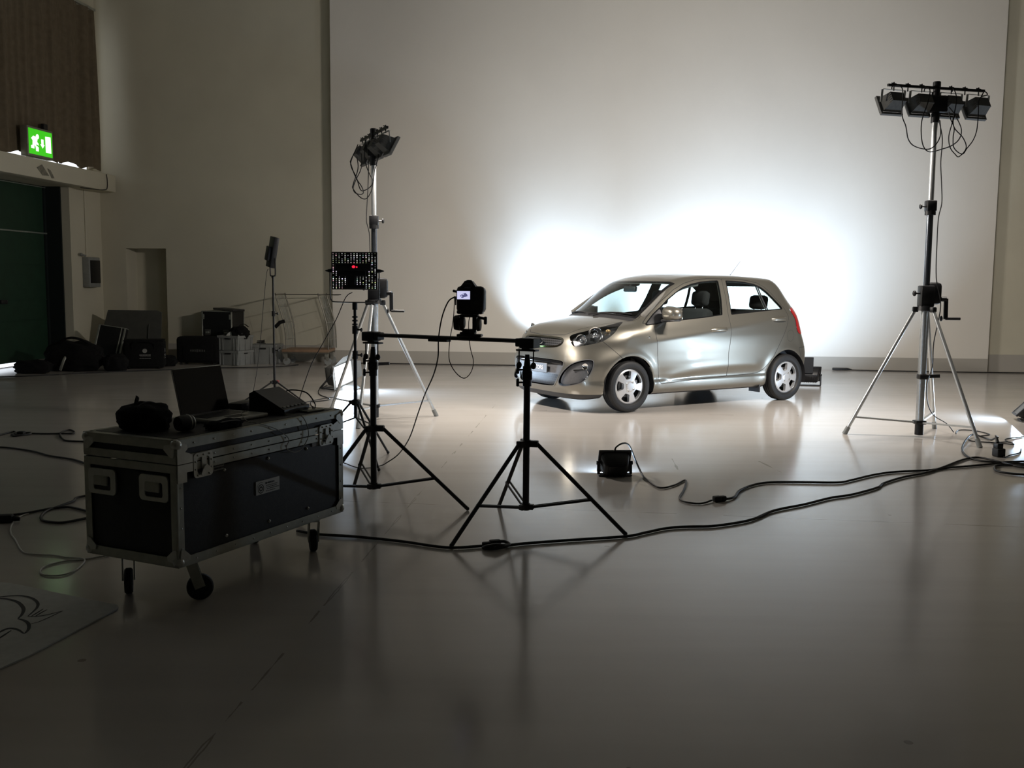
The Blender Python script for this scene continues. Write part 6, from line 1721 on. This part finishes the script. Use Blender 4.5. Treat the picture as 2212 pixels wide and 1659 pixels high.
cable('thin_lead', [(3.99,7.93,.145),(4.10,8.2,.12),(4.28,8.5,.02),(4.42,8.59),(4.39,8.45),(4.32,8.51),(4.15,8.59),(4.10,8.64),(4.15,8.79)], .005, CB, 'thin black lead tangled right behind the block plug')
cable('thin_lead', [(4.16,8.33),(4.09,8.06),(3.98,7.80),(4.08,7.90),(4.21,8.01),(4.34,8.23)], .005, CB, 'thin black lead in a narrow V right of the block plug')
cable('thin_lead', [(4.16,9.06),(4.20,9.15),(4.30,9.29),(4.42,9.27),(4.46,9.1),(4.44,9.0),(4.30,8.92)], .005, CB, 'thin lead making a flat loop behind the right stand foot')
cable('thin_lead', [(4.41,8.57),(4.47,8.75),(4.71,8.89),(5.0,8.95)], .005, CB, 'thin lead leaving the picture at the right behind the plug')
cable('floor_cable', [(-4.48,8.42),(-4.47,8.56),(-4.45,8.66),(-4.34,8.47),(-4.28,8.52)], .008, CB, 'black cable coming in from the left edge to the small knot')
cable('floor_cable', [(-4.26,8.56),(-4.12,8.55),(-3.97,8.57),(-3.89,8.57),(-3.92,8.67),(-4.01,8.78),(-4.03,8.68),(-3.96,8.48),(-3.84,8.27),(-3.74,8.17),(-3.5,8.14),(-3.1,8.1)], .008, CB, 'black cable curling from the small knot to behind the flight case')
cp = thing('knotted_connector', 'small black knot of cable on the dim floor at the left edge', 'plug', (-4.31, 8.50, 0), 0)
q = MB(); q.box((0, 0, .02), (.06, .05, .034), .008); q.build('socket', M['black_rubber'], cp); q = MB(); q.tube([(.075 * math.cos(a * PI / 8), .09 * math.sin(a * PI / 8), .012 + .004 * math.sin(a)) for a in range(16)], .008, 8, closed=True); q.build('knot', CB, cp)
cable('floor_cable', [(-4.18,7.84),(-4.06,7.81),(-3.80,7.66),(-3.59,7.48),(-3.44,7.39),(-3.33,7.32),(-3.19,7.19),(-2.9,6.9),(-2.5,6.6)], .008, CB, 'black cable crossing the dim floor towards the flight case')
cable('floor_cable', [(-2.3,6.35),(-2.69,6.07),(-2.70,5.92),(-2.72,5.79),(-2.74,5.66),(-2.71,5.53),(-2.66,5.44),(-2.61,5.40),(-2.53,5.38),(-2.48,5.42),(-2.40,5.54)], .0075, CB, 'black cable in a big loop left of the flight case')
cable('floor_cable', [(-3.1,5.45),(-2.96,5.52),(-2.87,5.56),(-2.82,5.61),(-2.75,5.71),(-2.69,5.75),(-2.63,5.75),(-2.50,5.66),(-2.4,5.58)], .0075, CB, 'black cable from the left edge crossing the big loop')
cp = thing('cable_plug', 'black plug lying at the left edge of the floor', 'plug', (-2.86, 5.405, 0), .2)
q = MB(); q.box((0, 0, .024), (.10, .05, .046), .012); q.build('socket', M['black_rubber'], cp); q = MB(); q.cyl((.05, 0, .022), (.085, 0, .016), .018, .010, 12); q.build('strain_relief', M['black_rubber'], cp)
cable('white_cable', [(-2.81,5.59),(-2.83,5.56),(-2.82,5.46),(-2.77,5.31),(-2.69,5.15),(-2.60,5.02),(-2.49,4.85),(-2.42,4.77),(-2.35,4.75),(-2.25,4.73),(-2.18,4.70),(-2.11,4.69),(-2.075,4.65),(-2.055,4.56),(-2.05,4.48),(-2.07,4.42),(-2.11,4.40),(-2.17,4.42),(-2.21,4.48),(-2.22,4.55),(-2.19,4.61),(-2.15,4.65),(-2.09,4.67),(-2.02,4.73),(-1.9,4.8)], .0042, M['cable_white'], 'thin white cable with an oval loop on the floor left of the flight case')
cable('floor_cable', [(-7.17,13.49),(-6.68,13.81),(-6.29,14.20),(-5.69,14.62),(-5.27,14.85),(-4.68,15.24),(-4.14,15.38),(-3.75,15.59),(-3.58,15.80),(-3.5,15.95)], .009, CB, 'black cable along the floor in front of the bags and crates')
cable('floor_cable', [(5.48,15.92),(5.96,15.81),(6.68,15.74),(7.73,15.66),(8.6,15.62)], .009, CB, 'thin black cable along the foot of the studio wall at right')
cp = thing('cable_plug', 'black plug lying at the foot of the studio wall right of the car', 'plug', (5.36, 15.93, 0), -.1)
q = MB(); q.box((0, 0, .022), (.24, .05, .04), .01); q.build('socket', M['black_rubber'], cp); q = MB(); q.cyl((.12, 0, .02), (.19, 0, .012), .02, .009, 10); q.build('strain_relief', M['black_rubber'], cp)
cable('flood_lead', [(-2.36,12.42,.05),(-2.42,12.2,.02),(-2.33,11.77),(-2.12,11.31),(-2.24,11.06),(-2.28,11.0),(-2.14,10.54),(-1.86,10.44)], .006, CB, 'black lead on the floor in front of the glaring flood')
cable('thin_lead', [(-2.40,10.81),(-2.24,11.30),(-2.12,11.54),(-2.04,11.89)], .005, CB, 'short thin lead crossing the bright floor patch by the glaring flood')
cable('floor_cable', [(-2.9,16.42),(-2.2,16.38),(-1.4,16.33),(-.6,16.28),(.2,16.22),(1.0,16.17),(1.9,16.12)], .009, CB, 'black cable along the foot of the studio wall left of the car')
